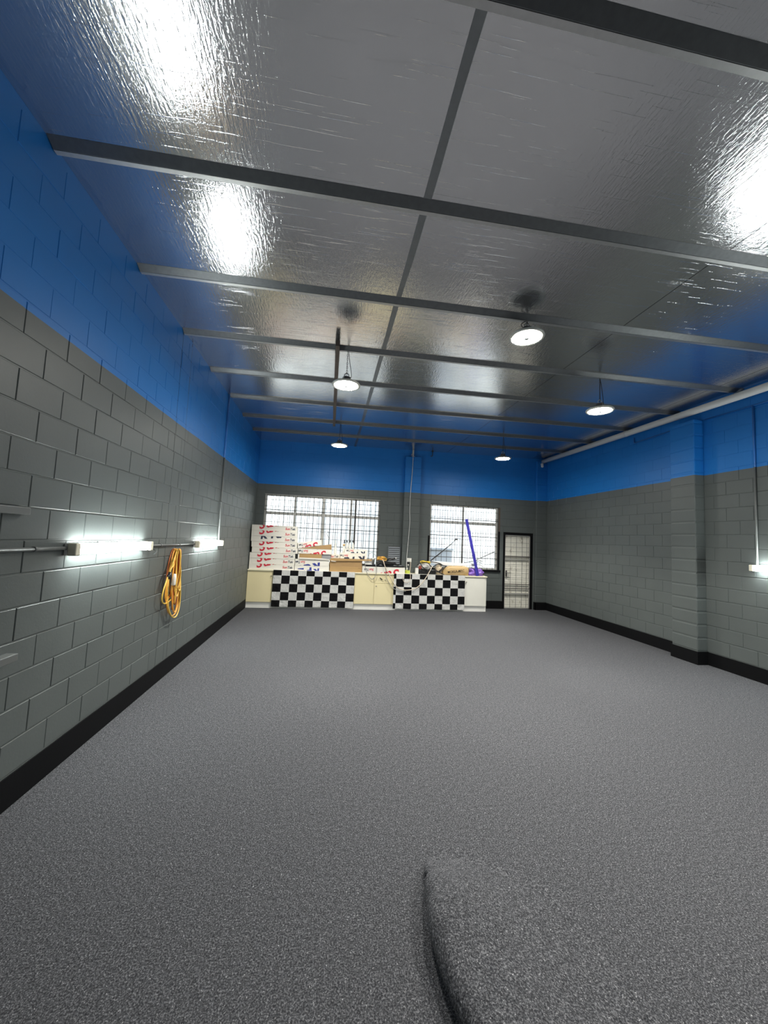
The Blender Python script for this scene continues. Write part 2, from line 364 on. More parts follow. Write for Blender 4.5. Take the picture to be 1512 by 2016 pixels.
def block_wall(parent, kind, plane, u0, u1, z0, z1, odd, even, pitch, openings=(), splits=()):
    """kind: left (+x normal), right (-x normal), back (-y normal); openings: (u0,u1,z0,z1)"""
    cand = []; nz = int(round((z1 - z0) / 0.2 + 0.49))
    for k in range(nz):
        za = z0 + 0.2 * k; zb = min(za + 0.2, z1)
        if zb - za < 0.05: continue
        ph = odd if (int(round(za / 0.2)) % 2) else even
        j = ph - math.ceil((ph - u0) / pitch) * pitch
        while j < u1:
            iv = [(max(j, u0), min(j + pitch, u1))]; j += pitch
            extra = []
            for a, b, oz0, oz1 in openings:
                if za < oz1 - 1e-6 and zb > oz0 + 1e-6:
                    for s_, e in iv:
                        sa, eb = max(s_, a), min(e, b)
                        if eb - sa > 0.04:
                            if zb - oz1 > 0.03: extra.append((sa + 0.0026, eb - 0.0026, oz1 + 0.001, zb - 0.0045))
                            if oz0 - za > 0.03: extra.append((sa + 0.0026, eb - 0.0026, za + 0.0045, oz0 - 0.001))
                    iv = cut(iv, a, b)
            cand += extra
            for sp in splits:
                if any(s_ < sp < e for s_, e in iv): iv = [q for s_, e in iv for q in (((s_, sp), (sp, e)) if s_ < sp < e else ((s_, e),))]
            for s_, e in iv:
                if e - s_ > 0.04: cand.append((s_ + 0.0026, e - 0.0026, za + 0.0045, zb - 0.0045))
    def place(c):
        s_, e, za, zb = c; jit = random.uniform(-0.0012, 0.0012)
        if kind == 'left': return Vector((plane + jit, s_, za)), math.pi / 2
        if kind == 'right': return Vector((plane + jit, e, za)), -math.pi / 2
        return Vector((s_, plane + jit, za)), 0.0
    def score(c):
        s_, e, za, zb = c; mu, mz = (s_ + e) / 2, (za + zb) / 2
        p = Vector((plane, mu, mz)) if kind != 'back' else Vector((mu, plane, mz))
        q = proj(p)
        if q is None or not (-60 < q[0] < 1572 and -60 < q[1] < 2076): return 0
        v = p - Vector((0, 0, CAM_H)); nrm = Vector((1, 0, 0)) if kind != 'back' else Vector((0, 1, 0))
        return (e - s_) * (zb - za) * abs(v.normalized().dot(nrm)) / v.length_squared
    cand.sort(key=score, reverse=True); pw = wloc(parent)
    rest = MB()
    for i, c in enumerate(cand):
        p, rz = place(c); full = abs((c[3] - c[2]) - 0.191) < 0.002
        if i < 290 and score(c) > 0:
            o = link('block', block_mesh(c[1] - c[0], 0.191, *((0.0026, 0.0022) if c[2] > 2.9 else (0.005, 0.003))), parent, p - pw); o.rotation_euler = (0, 0, rz)
            if not full: o.scale = (1, 1, (c[3] - c[2]) / 0.191)
        else:
            me = block_mesh(c[1] - c[0], 0.191, *((0.0026, 0.0022) if c[2] > 2.9 else (0.005, 0.003))); Mx = Matrix.Translation(p) @ Matrix.Rotation(rz, 4, 'Z') @ Matrix.Diagonal((1, 1, (c[3] - c[2]) / 0.191, 1))
            b = rest.addv([Mx @ v.co for v in me.vertices]); rest.addf([tuple(b + q for q in f.vertices) for f in me.polygons])
    if rest.v: tag(rest.build('blocks', 'wall_paint', parent), kind='stuff')
TOPZ = 4.16
wl = tag(MB().box(XL - 0.2, XL, YF, YB + 0.2, 0, TOPZ).build('wall_left', 'wall_paint'), 'long left block wall painted grey below and blue above', kind='structure')
block_wall(wl, 'left', XL, 0.2, YB, 0.0, 4.04, 2.54, 2.723, 0.3612, splits=(4.51, 4.80))
# two straight control joints in the left wall
for y in (4.51, 4.80):
    MB().box(XL + 0.0005, XL + 0.002, y - 0.004, y + 0.004, 0.2, 4.04).build('control_joint', 'black_paint' if y < 4.6 else 'dark_frame', wl)
wr = tag(MB().box(XR, XR + 0.2, YF, YB + 0.2, 0, TOPZ).build('wall_right', 'wall_paint'), 'right block wall painted grey below and blue above', kind='structure')
block_wall(wr, 'right', XR, 1.0, YB, 0.0, 4.12, 6.196, 6.376, 0.3635)
W1 = (-1.62, 1.275, 1.02, 2.71); W2 = (2.615, 4.515, 1.02, 2.70); DR = (4.667, 5.522, 0.0, 2.045)
m = MB(); ya, yb = YB, YB + 0.2
for x0, x1, z0, z1 in [(XL - 0.2, W1[0], 0, TOPZ), (W1[0], W1[1], 0, W1[2]), (W1[0], W1[1], W1[3], TOPZ), (W1[1], W2[0], 0, TOPZ), (W2[0], W2[1], 0, W2[2]), (W2[0], W2[1], W2[3], TOPZ), (W2[1], DR[0], 0, TOPZ), (DR[0], DR[1], DR[3], TOPZ), (DR[1], XR + 0.2, 0, TOPZ)]:
    m.box(x0, x1, ya, yb, z0, z1)
wb = tag(m.build('wall_back', 'wall_paint'), 'rear block wall with two windows and a door', kind='structure')
block_wall(wb, 'back', YB, XL, XR, 0.0, 4.12, 0.104, 0.297, 0.3868, openings=[W1, W2, (DR[0] - 0.03, DR[1] + 0.03, 0, DR[3]), (1.87, 2.30, 0, 3.93)])
tag(MB().box(XL - 0.2, XR + 0.2, YF - 0.2, YF, 0, TOPZ).build('wall_front', 'wall_paint'), 'plain front wall behind the viewer', kind='structure')
def column(parent, x0, x1, y0, y1, ztop, bev, cap=None):
    m = MB(); m.box(x0 + 0.006, x1 - 0.006, y0 + 0.006, y1 - 0.006, 0, ztop - 0.006); m.build('column_core', 'wall_paint', parent)
    k = 0
    while 0.2 * k < ztop - 0.05:
        za, zb = 0.2 * k, min(0.2 * k + 0.2, ztop); j = 0.002
        MB().box(x0 + random.uniform(0, j), x1, y0 + random.uniform(0, j), y1, za + 0.003, zb - 0.003).build('column_block', 'wall_paint', parent, bevel=bev, seg=3); k += 1
column(wr, 5.702, XR + 0.004, 5.064, 5.497, 3.86, 0.018)
column(wb, 1.87, 2.30, 9.37, YB + 0.004, 3.90, 0.010)
column(wb, 5.575, XR, 9.395, YB + 0.004, 4.05, 0.012)

# baseboards (black painted band)
bb = tag(MB().box(XL, XL + 0.012, YF, 9.0, 0.0, 0.195).build('baseboard_left', 'black_paint'), 'black painted base band along the left wall', kind='structure')
m = MB(); T = 0.013
m.box(XR - T, XR, 5.51, 9.38, 0, 0.195); m.box(XR - T, XR, YF, 5.05, 0, 0.195); m.box(5.702 - T, 5.702, 5.05, 5.51, 0, 0.197)
m.box(5.702, XR, 5.064 - T, 5.064, 0, 0.197); m.box(5.702, XR, 5.497, 5.497 + T, 0, 0.197)
tag(m.build('baseboard_right', 'black_paint'), 'black painted base band along the right wall and its pier', kind='structure')
m = MB(); m.box(4.03, DR[0] - 0.01, YB - 0.02, YB - 0.008, 0, 0.2); m.box(DR[1] + 0.04, 5.575, YB - 0.02, YB - 0.008, 0, 0.2); m.box(5.562, 5.575, 9.382, YB, 0, 0.2); m.box(5.562, XR, 9.382, 9.395, 0, 0.2)
tag(m.build('baseboard_back', 'black_paint'), 'black painted base band beside the rear door', kind='structure')

# ------------------------------------------------------------------ windows and door
def window(name, W, mull, trans, label, vbars, hbars, extra=None):
    x0, x1, z0, z1 = W; root = empty(name, ((x0 + x1) / 2, YB, z0), label, kind='structure')
    yf0, yf1 = YB + 0.045, YB + 0.095; fw = 0.045
    for a in [(x0, x0 + fw, z0, z1), (x1 - fw, x1, z0, z1), (x0 + fw, x1 - fw, z1 - fw, z1), (x0 + fw, x1 - fw, z0, z0 + fw)]:
        MB().box(a[0], a[1], yf0, yf1, a[2], a[3]).build('frame_rail', 'alu', root, bevel=0.004)
    tz0, tz1 = trans
    for xm, w in mull: MB().box(xm - w / 2, xm + w / 2, yf0 - 0.004, yf1 - 0.01, z0 + fw, z1 - fw).build('mullion', 'alu', root, bevel=0.004)
    MB().box(x0 + fw, x1 - fw, yf0 - 0.008, yf1, tz0, tz1).build('transom', 'alu', root, bevel=0.004)
    xs = [x0 + fw] + [q for q, _ in mull] + [x1 - fw]
    for i in range(len(xs) - 1):
        for za, zb in ((z0 + fw, tz0), (tz1, z1 - fw)):
            MB().box(xs[i], xs[i + 1], YB + 0.066, YB + 0.070, za, zb).build('pane', 'window_glass', root)
    for xb in vbars: MB().tube([(xb, YB + 0.02, z0 + 0.004), (xb, YB + 0.02, z1 - 0.004)], 0.0050, 6).build('grille_bar', 'grille_wire', root)
    for zb, r in hbars: MB().tube([(x0 + 0.004, YB + 0.013, zb), (x1 - 0.004, YB + 0.013, zb)], r, 6).build('grille_bar', 'grille_wire', root)
    # painted reveal and sill
    MB().box(x0 - 0.04, x1 + 0.07, YB - 0.05, YB + 0.04, z0 - 0.05, z0 - 0.001).build('sill', 'black_paint', root, bevel=0.004)
    if extra: extra(root)
    return root
vb1 = [W1[0] + 0.06 + 0.104 * i for i in range(28) if W1[0] + 0.06 + 0.104 * i < W1[1] - 0.02]
hb1 = [(2.57, .0048), (2.41, .0048), (2.32, .0085), (2.02, .0048), (1.90, .0085), (1.82, .0048), (1.64, .0048), (1.46, .0085), (1.38, .0048), (1.20, .0048)]
def ex1(r):
    MB().box(0.628, 0.662, YB + 0.004, YB + 0.03, W1[2], W1[3]).build('grille_post', 'dark_frame', r)
    MB().box(W1[0], W1[1], YB + 0.0005, YB + 0.02, W1[3] - 0.012, W1[3]).build('head_trim', 'alu', r)
window('window_1', W1, [(-0.878, 0.05), (-0.170, 0.065), (0.531, 0.05)], (2.205, 2.275), 'wide aluminium window with wire grille behind the stacked boxes', vb1, hb1, ex1)
vb2 = [W2[0] + 0.055 + 0.142 * i for i in range(14) if W2[0] + 0.055 + 0.142 * i < W2[1] - 0.02]
hb2 = [(2.55, .0048), (2.37, .0048), (2.325, .0085), (1.977, .0048), (1.886, .0085), (1.796, .0048), (1.646, .0048), (1.466, .0048), (1.316, .0085), (1.16, .0048)]
def ex2(r):
    MB().box(W2[0] - 0.045, W2[0] - 0.001, YB - 0.02, YB + 0.05, 1.0, 1.86).build('side_trim', 'black_paint', r)
    MB().box(W2[1] + 0.001, W2[1] + 0.045, YB - 0.02, YB + 0.05, 1.0, 2.05).build('side_trim', 'black_paint', r)
    MB().box(W2[1] + 0.001, W2[1] + 0.045, YB - 0.016, YB + 0.05, 2.05, 2.70).build('side_trim', 'timber', r)
window('window_2', W2, [(3.537, 0.045)], (2.20, 2.275), 'smaller aluminium window with wire grille near the door', vb2, hb2, ex2)

d = empty('door_1', ((DR[0] + DR[1]) / 2, YB, 0), 'grimy white rear door behind a wire security screen', kind='structure')
for a in [(DR[0] - 0.0, DR[0] + 0.055, 0, DR[3]), (DR[1] - 0.065, DR[1] + 0.0, 0, DR[3]), (DR[0] + 0.055, DR[1] - 0.065, DR[3] - 0.065, DR[3])]:
    MB().box(a[0], a[1], YB - 0.012, YB + 0.12, a[2], a[3]).build('door_frame', 'black_paint', d, bevel=0.004)
MB().box(DR[0] + 0.057, DR[1] - 0.067, YB + 0.06, YB + 0.10, 0.012, DR[3] - 0.067).build('door_panel', 'door_panel_paint', d)
dx0, dx1 = DR[0] + 0.057, DR[1] - 0.067
for a in [(dx0, dx0 + 0.016, 0.012, DR[3] - 0.067), (dx1 - 0.022, dx1, 0.012, DR[3] - 0.067), (dx0, dx1, DR[3] - 0.09, DR[3] - 0.068), (dx0, dx1, 0.012, 0.035)]:
    MB().box(a[0], a[1], YB + 0.012, YB + 0.03, a[2], a[3]).build('screen_rail', 'alu', d)
for zb, h, mm in [(1.395, .022, 'dark_frame'), (1.315, .03, 'alu'), (0.655, .016, 'dark_frame'), (0.545, .016, 'dark_frame'), (0.40, .035, 'alu')]:
    MB().box(dx0, dx1, YB + 0.01, YB + 0.032, zb - h / 2, zb + h / 2).build('cross_rail', mm, d)
for xb in (4.897, 5.061, 5.227, 5.36): MB().tube([(xb, YB + 0.02, 0.03), (xb, YB + 0.02, DR[3] - 0.08)], 0.0036, 6).build('screen_bar', 'grille_wire', d)
zb = 0.12
while zb < 1.95: MB().tube([(dx0, YB + 0.02, zb), (dx1, YB + 0.02, zb)], 0.003, 6).build('screen_bar', 'grille_wire', d); zb += 0.118
h_ = MB().box(dx0 + 0.03, dx0 + 0.075, YB + 0.002, YB + 0.018, 0.86, 1.02).build('lock_plate', 'grille_wire', d, bevel=0.004)
MB().tube([(dx0 + 0.05, YB + 0.002, 0.96), (dx0 + 0.05, YB - 0.035, 0.96), (dx0 + 0.14, YB - 0.035, 0.955)], 0.009, 8).build('lever', 'steel', h_)
MB().tube([(dx0 + 0.10, YB - 0.02, 0.95), (dx0 + 0.10, YB - 0.018, 0.84)], 0.006, 6).build('key', 'steel', h_)

# ------------------------------------------------------------------ outside
tag(MB().box(-12, 16, YB + 0.25, 26, -0.2, -0.05).build('ground_outside', 'exterior_ground'), 'pale concrete ground outside the windows', kind='structure')
wall_o = tag(MB().box(-12, 16, 12.6, 12.7, -0.05, 3.4).build('wall_outside', 'exterior_gap'), 'bright white ribbed cladding wall outside the windows', kind='structure')
xx = -7.0
while xx < 12:
    MB().box(xx, xx + 0.165, 12.565, 12.6, 0.0, 3.4).build('rib_panel', 'exterior_white', wall_o); xx += 0.19
b_ = empty('outdoor_bin', (3.25, 11.4, -0.05), 'pale grey box seen blurred outside the smaller window', 'box')
MB().prism([(2.75, -0.05), (3.75, -0.05), (3.8, 1.45), (2.7, 1.45)], 11.1, 11.7).build('bin_body', 'exterior_bin', b_, bevel=0.03)
MB().box(2.66, 3.84, 11.06, 11.74, 1.45, 1.53).build('bin_lid', 'exterior_bin', b_, bevel=0.02)

# ------------------------------------------------------------------ ceiling lamps (round LED high bays on chains)
def highbay(x, y, z, label, cable_side=1):
    r = empty('pendant_lamp', (x, y, z), label, 'ceiling lamp', 'round pendant lamps hung from the purlins')
    MB().lathe([(0.0, 0.105), (0.05, 0.103), (0.055, 0.06), (0.085, 0.055), (0.10, 0.03), (0.135, 0.026), (0.14, 0.010), (0.0, 0.009)], (x, y, z), 32).build('housing', 'lamp_housing', r)
    MB().lathe([(0.138, 0.022), (0.172, 0.018), (0.176, 0.006), (0.170, -0.004), (0.138, -0.002), (0.138, 0.022)], (x, y, z), 40).build('rim', 'lamp_rim', r)
    ln = MB(); ln.lathe([(0.136, 0.004), (0.136, -0.004), (0.10, -0.010), (0.03, -0.013)], (x, y, z), 40); ln.build('lens', 'ufo_lens', r)
    MB().lathe([(0.03, -0.012), (0.022, -0.019), (0.0, -0.021)], (x, y, z), 20).build('sensor', 'grey_plastic', r)
    MB().tube([(x + 0.028 * math.sin(a), y, z + 0.128 + 0.028 * math.cos(a)) for a in [2 * math.pi * k / 16 for k in range(16)]], 0.006, 6, closed=True).build('hook', 'steel', r)
    zt = zc(x) - 0.042; zz = z + 0.15; k = 0; ch = MB()
    while zz < zt + 0.01:
        pts = []
        for q in range(10):
            a = 2 * math.pi * q / 10; u, w = 0.008 * math.sin(a), 0.018 * math.cos(a)
            pts.append((x + (u if k % 2 else 0), y + (0 if k % 2 else u), zz + w))
        ch.tube(pts, 0.0026, 5, closed=True); zz += 0.027; k += 1
    if ch.v: ch.build('chain', 'black_plastic', r)
    sl = bpy.data.lights.new('lens_beam', 'SPOT'); sl.energy = LAMP_SPOT; sl.color = (1.0, 0.965, 0.885); sl.spot_size = math.radians(112); sl.spot_blend = 0.45; sl.shadow_soft_size = 0.12
    link('lens_beam', sl, r, (0, 0, -0.024))
    s_ = cable_side; top = zc(x) - 0.041
    MB().tube(bez([(x + 0.03 * s_, y, z + 0.09), (x + 0.06 * s_, y + 0.01, z + 0.14), (x + 0.03 * s_, y, z + 0.5 * (top - z) + 0.08), (x + 0.012 * s_, y + 0.01, top)], 6), 0.004, 6).build('cable', 'black_plastic', r)
    return r
highbay(1.93, 3.485, 3.87, 'nearest round pendant lamp, close under the foil ceiling', -1)
highbay(0.11, 4.52, 3.59, 'round pendant lamp hanging beside the brown timber batten')
highbay(3.60, 4.52, 3.60, 'round pendant lamp hanging nearest the right wall')
highbay(0.11, 7.54, 3.575, 'small distant pendant lamp above the wide window')
highbay(3.665, 7.54, 3.575, 'small distant pendant lamp above the smaller window')
highbay(3.3, 0.3, 3.58, 'unseen pendant lamp added overhead to brighten the near floor')  # out of view, added to lift the foreground carpet

# ------------------------------------------------------------------ wall fluorescent battens and conduits
def batten(side, y0, y1, z, label):
    s_ = 1 if side == 'left' else -1; xw = XL if side == 'left' else XR
    r = empty('batten_light', (xw, (y0 + y1) / 2, z - 0.04), label, 'wall light', 'tube lights along the walls')
    X = lambda a: xw + s_ * a
    def bx(mb, a, b, ya, yb, za, zb): mb.box(min(X(a), X(b)), max(X(a), X(b)), ya, yb, za, zb); return mb
    bx(MB(), 0.009, 0.030, y0, y1, z - 0.041, z + 0.041).build('tray', 'white_pvc', r, bevel=0.003)
    prof = []
    for k in range(9):
        a = -math.pi / 2 + math.pi * k / 8; prof.append((0.030 + 0.055 * math.cos(a) ** 0.7 if math.cos(a) > 1e-6 else 0.030, 0.041 * math.sin(a)))
    mb = MB(); n = len(prof); ya, yb = y0 + 0.05, y1 - 0.05
    b = mb.addv([(X(p), ya, z + q) for p, q in prof] + [(X(p), yb, z + q) for p, q in prof])
    for i in range(n - 1): mb.addf([(b + i, b + i + 1, b + n + i + 1, b + n + i)], True)
    mb.addf([tuple(range(b, b + n)), tuple(range(b + n, b + 2 * n))]); mb.build('diffuser', 'tube_diffuser', r)
    for a, c in ((y0 - 0.002, y0 + 0.049), (y1 - 0.049, y1 + 0.002)):
        bx(MB(), 0.0295, 0.088, a, c, z - 0.044, z + 0.044).build('end_cap', 'cream_cap', r, bevel=0.008)
    return r
batten('left', 2.88, 4.03, 1.535, 'long glowing tube light on the left wall, nearer of two')
batten('left', 5.37, 6.56, 1.522, 'glowing tube light on the left wall beyond the orange cord')
batten('right', 3.19, 4.40, 1.535, 'glowing tube light cut off at the right edge')
batten('right', 0.72, 1.90, 1.55, 'tube light on the right wall behind the viewer')
def conduit(name, label, pts, r, m_, clips=()):
    root = empty(name, pts[0], label, 'conduit')
    MB().tube(pts, r, 10).build('pipe', m_, root)
    for c, ax in clips:
        rr = r * 1.35; mb = MB()
        if ax == 'y': mb.lathe([(rr, -0.012), (rr, 0.012)], c, 14, 'y')
        else: mb.lathe([(rr, -0.012), (rr, 0.012)], c, 14, 'z')
        mb.build('saddle_clip', m_, root)
    return root
xc = XL + 0.022
conduit('conduit', 'grey painted conduit feeding the nearer left tube light', [(xc, 0.4, 1.561), (xc, 2.88, 1.543)], 0.0125, 'conduit_grey', [((xc, 2.60, 1.5455), 'y')])
conduit('conduit', 'grey conduit running between the two left tube lights', [(xc, 4.03, 1.533), (xc, 5.37, 1.527)], 0.0125, 'conduit_grey', [((xc, 4.85, 1.5295), 'y'), ((xc, 4.35, 1.5315), 'y')])
rt = conduit('conduit', 'upright conduit on the left wall rising from the far tube light', [(xc, 6.46, 1.56), (xc, 6.46, 2.95)], 0.0125, 'conduit_grey', [((xc, 6.46, 2.2), 'z')])
MB().tube([(xc, 6.46, 2.95), (xc, 6.46, 4.05)], 0.0125, 10).build('pipe', 'conduit_blue', rt)
xcr = XR - 0.022
rt = conduit('conduit', 'upright conduit on the right wall above the tube light', [(xcr, 4.34, 1.572), (xcr, 4.34, 2.95)], 0.0125, 'conduit_grey')
MB().tube([(xcr, 4.34, 2.95), (xcr, 4.34, 3.84)], 0.0125, 10).build('pipe', 'conduit_blue', rt)
conduit('conduit', 'blue conduit high on the right wall beyond the pier', bez([(xcr, 6.42, 3.93), (xcr, 6.42, 3.84), (xcr, 6.36, 3.822), (xcr, 5.95, 3.832), (xcr, 5.54, 3.842)], 5), 0.011, 'conduit_blue')
conduit('conduit', 'blue conduit high on the right wall before the pier', [(xcr, 5.03, 3.85), (xcr, 4.0, 3.83), (xcr, 2.5, 3.80)], 0.011, 'conduit_blue')
# large white pipe under the ceiling along the right wall
pr = empty('white_pipe', (5.76, 9.3, 4.0), 'long white pipe running under the ceiling along the right wall', 'pipe')
MB().tube([(5.755, 9.40, 4.045), (5.755, 6.0, 4.015), (5.755, 3.0, 3.985), (5.755, 0.5, 3.97)], 0.056, 20).build('pipe', 'white_pvc', pr)
for y in (3.95, 6.5): MB().lathe([(0.062, -0.02), (0.062, 0.02)], (5.755, y, 4.0 + 0.0095 * (y - 4.2)), 20, 'y').build('coupling', 'white_pvc', pr)
MB().blob((5.755, 3.95, 3.935), (0.035, 0.05, 0.025), 1, 0.0).build('cleanout_cap', 'white_pvc', pr)
sn = empty('motion_sensor', (5.70, 9.385, 3.90), 'small white sensor in the far right ceiling corner', 'sensor')
MB().box(5.675, 5.725, 9.33, 9.393, 3.935, 3.985).build('bracket', 'white_pvc', sn, bevel=0.006)
MB().blob((5.70, 9.345, 3.905), (0.034, 0.034, 0.038), 0.9, 0.0).build('head', 'white_plastic', sn)
tb = empty('timber_batten', (0.0, 5.7, 3.90), 'brown timber batten fixed lengthwise under the ceiling purlins', 'timber')
zt = zc(0) - 0.0395
MB().box(-0.045, 0.005, 4.27, 7.50, zt - 0.075, zt).build('plank', 'timber', tb, bevel=0.004)
for y in PURL[7:10]: MB().box(-0.05, -0.045, y, y + 0.05, zt - 0.05, zt - 0.001).build('cleat', 'galvanised', tb)
st_ = empty('steel_bracket', (2.075, 9.40, 3.90), 'pale steel bracket standing on the rear pier below the ceiling', 'bracket')
MB().box(2.05, 2.09, 9.385, 9.425, 3.90, 4.085).build('upright', 'alu', st_)
MB().box(2.03, 2.11, 9.376, 9.44, 3.90, 3.912).build('foot_plate', 'alu', st_)
MB().tube([(2.05, 9.40, 3.99), (2.02, 9.40, 3.93)], 0.008, 6).build('bolt', 'steel', st_)
h2 = empty('ceiling_hook', (2.60, 9.42, 3.97), 'small dark hook near the ceiling right of the rear pier', 'hook')
MB().tube(bez([(2.60, 9.42, 4.09), (2.60, 9.42, 4.0), (2.595, 9.42, 3.965), (2.57, 9.42, 3.955), (2.545, 9.42, 3.965)], 5), 0.010, 8).build('rod', 'dark_frame', h2)
MB().box(2.575, 2.625, 9.395, 9.445, 4.084, 4.094).build('plate', 'dark_frame', h2)

# brackets and hooks on the left wall
for z, lab, d_ in ((1.775, 'upper grey bracket stub at the left edge', 0.05), (0.925, 'lower grey bracket stub at the left edge', 0.07)):
    r = empty('wall_bracket', (XL, 2.3, z), lab, 'bracket', 'bracket stubs on the left wall')
    MB().box(XL + 0.006, XL + d_, 1.7, 2.50, z - 0.022, z + 0.022).build('angle', 'conduit_grey', r, bevel=0.004)
    for k in (-0.010, 0.010): MB().lathe([(0.006, -0.004), (0.006, 0.004)], (XL + d_ - 0.015, 2.503, z + k), 10, 'y').build('screw', 'steel', r)
hk = empty('wall_hook', (XL + 0.01, 4.13, 1.47), 'small grey cup hook under the nearer tube light', 'hook')
MB().tube(bez([(XL + 0.005, 4.13, 1.495), (XL + 0.05, 4.13, 1.495), (XL + 0.08, 4.125, 1.475), (XL + 0.07, 4.12, 1.45), (XL + 0.045, 4.12, 1.448)], 6), 0.005, 8).build('wire', 'conduit_grey', hk)
MB().lathe([(0.014, 0.0), (0.014, 0.008)], (XL + 0.006, 4.13, 1.495), 12, 'x').build('plate', 'conduit_grey', hk)

# orange extension cord hung on the wall
def loop(y0, z0, L, w, lean, dx, n=34):
    pts = []
    for k in range(n):
        t = 2 * math.pi * k / n; s_ = math.sin(t / 2)
        pts.append((XL + dx + 0.015 * math.sin(t * 2 + lean * 9), y0 + lean * s_ * s_ + w * math.sin(t) * s_ ** 1.3, z0 - L * s_ * s_))
    return pts
ec = empty('hanging_cable', (XL + 0.03, 4.7, 0.69), 'orange extension cord coiled and hung on the left wall', 'cord')
Y0, Z0 = 4.69, 1.485
spec = [('cord_orange', 0.58, 0.19, -0.10, 0.05), ('cord_yellow', 0.56, 0.15, 0.06, 0.07), ('cord_orange', 0.60, 0.17, 0.10, 0.04), ('cord_yellow', 0.50, 0.12, 0.10, 0.08), ('cord_orange', 0.78, 0.30, 0.06, 0.05),
        ('cord_yellow', 0.80, 0.28, 0.09, 0.065), ('cord_orange', 0.74, 0.17, 0.03, 0.08), ('cord_deep', 0.70, 0.06, 0.0, 0.06), ('cord_deep', 0.64, 0.04, 0.02, 0.085), ('cord_orange', 0.46, 0.06, 0.0, 0.09),
        ('cord_orange', 0.42, 0.05, 0.05, 0.04), ('cord_yellow', 0.62, 0.05, -0.02, 0.095), ('cord_deep', 0.55, 0.20, -0.03, 0.03), ('cord_yellow', 0.60, 0.28, -0.18, 0.075)]
for i, (mm, L_, w, ln, dx) in enumerate(spec):
    MB().tube(loop(Y0 + 0.012 * math.sin(i * 2.1), Z0 - 0.004 * (i % 3), L_, w, ln, dx), 0.0078, 8, closed=True).build('cord_loop', mm, ec)
MB().tube(bez([(XL + 0.06, 4.60, 1.36), (XL + 0.10, 4.53, 1.31), (XL + 0.10, 4.47, 1.27), (XL + 0.10, 4.46, 1.23)], 5), 0.008, 8).build('cord_end', 'cord_yellow', ec)
MB().tube([(XL + 0.09, 4.62, 1.20), (XL + 0.09, 4.61, 1.14), (XL + 0.09, 4.60, 1.08), (XL + 0.09, 4.60, 1.07)], [0.014, 0.022, 0.024, 0.018], 12).build('socket', 'white_plastic', ec)
MB().tube([(XL + 0.10, 4.46, 1.235), (XL + 0.10, 4.45, 1.19), (XL + 0.10, 4.45, 1.16)], [0.018, 0.026, 0.024], 12).build('plug', 'black_plastic', ec)
MB().lathe([(0.022, -0.04), (0.022, 0.05)], (XL + 0.045, Y0 + 0.03, Z0 - 0.03), 14, 'x').build('peg', 'cord_deep', ec)

# ------------------------------------------------------------------ cabinets along the rear wall
YC = 9.0; KZ = 0.14; TZ0, TZ = 0.855, 0.885
def knob(x, z, parent, m_='chrome_knob'):
    return MB().lathe([(0.006, 0.0), (0.006, -0.012), (0.014, -0.016), (0.014, -0.024), (0.0, -0.026)], (x, YC - 0.002, z), 14, 'y').build('knob', m_, parent)
def cabinet(x0, x1, doors, label, body='cream_laminate', drawer=None):
    r = empty('cabinet', ((x0 + x1) / 2, (YC + YB) / 2, 0), label, 'cabinet', 'cabinet units along the rear wall')
    MB().box(x0 + 0.001, x1 - 0.001, YC + 0.018, 9.358 if 1.5 < x0 < 2.3 else YB - 0.012, KZ, TZ0).build('body', body, r)
    MB().box(x0 + 0.001, x1 - 0.001, YC + 0.03, YC + 0.05, 0.0, KZ).build('kickboard', 'white_kick', r)
    for a, b, z0, z1, kn in doors:
        dd = MB().box(a + 0.003, b - 0.003, YC, YC + 0.017, z0, z1).build('door', body, r, bevel=0.002)
        if kn: knob(kn[0], kn[1], dd)
    if drawer:
        a, b, z0, z1 = drawer; dd = MB().box(a + 0.003, b - 0.003, YC, YC + 0.017, z0, z1).build('drawer', body, r, bevel=0.002)
        MB().tube(bez([(1.285, YC, 0.768), (1.29, YC - 0.025, 0.762), (1.325, YC - 0.025, 0.738), (1.33, YC, 0.732)], 4), 0.011, 8).build('handle', 'black_plastic', dd)
        knob(1.405, 0.725, dd)
    return r
cabinet(-1.812, -1.232, [(-1.812, -1.232, KZ, 0.85, (-1.27, 0.742))], 'cream cabinet in the corner under the tall box stack')
cabinet(-1.232, -0.285, [(-1.232, -0.285, KZ, 0.85, None)], 'cream cabinet behind the left half of the wide chequered flag')
cabinet(-0.285, 0.662, [(-0.285, 0.662, KZ, 0.85, None)], 'cream cabinet behind the right half of the wide chequered flag')
cabinet(0.662, 1.64, [(0.662, 1.146, KZ, 0.85, (1.12, 0.756)), (1.146, 1.64, KZ, 0.636, (1.195, 0.573))], 'cream cabinet with a drawer showing between the two flags', drawer=(1.146, 1.64, 0.642, 0.85))
cabinet(1.64, 2.53, [(1.64, 2.53, KZ, 0.85, None)], 'cream cabinet behind the left half of the narrower chequered flag')
cabinet(2.53, 3.42, [(2.53, 3.42, KZ, 0.85, None)], 'cream cabinet behind the right half of the narrower chequered flag')
cabinet(3.42, 4.012, [(3.42, 3.98, KZ, 0.835, (3.466, 0.732))], 'white end cabinet nearest the rear door', 'white_laminate')
wp = [(-1.812, YC - 0.022), (4.02, YC - 0.022), (4.02, YB - 0.012), (2.31, YB - 0.012), (2.31, 9.36), (1.86, 9.36), (1.86, YB - 0.012), (-1.812, YB - 0.012)]
m = MB(); b = m.addv([(x, y, TZ0) for x, y in wp] + [(x, y, TZ) for x, y in wp]); n = len(wp)
m.addf([tuple(reversed(range(b, b + n))), tuple(range(b + n, b + 2 * n))] + [(b + i, b + (i + 1) % n, b + n + (i + 1) % n, b + n + i) for i in range(n)])
tag(m.build('worktop', 'cream_top', bevel=0.005), 'long cream worktop carrying boxes and tools', 'worktop')

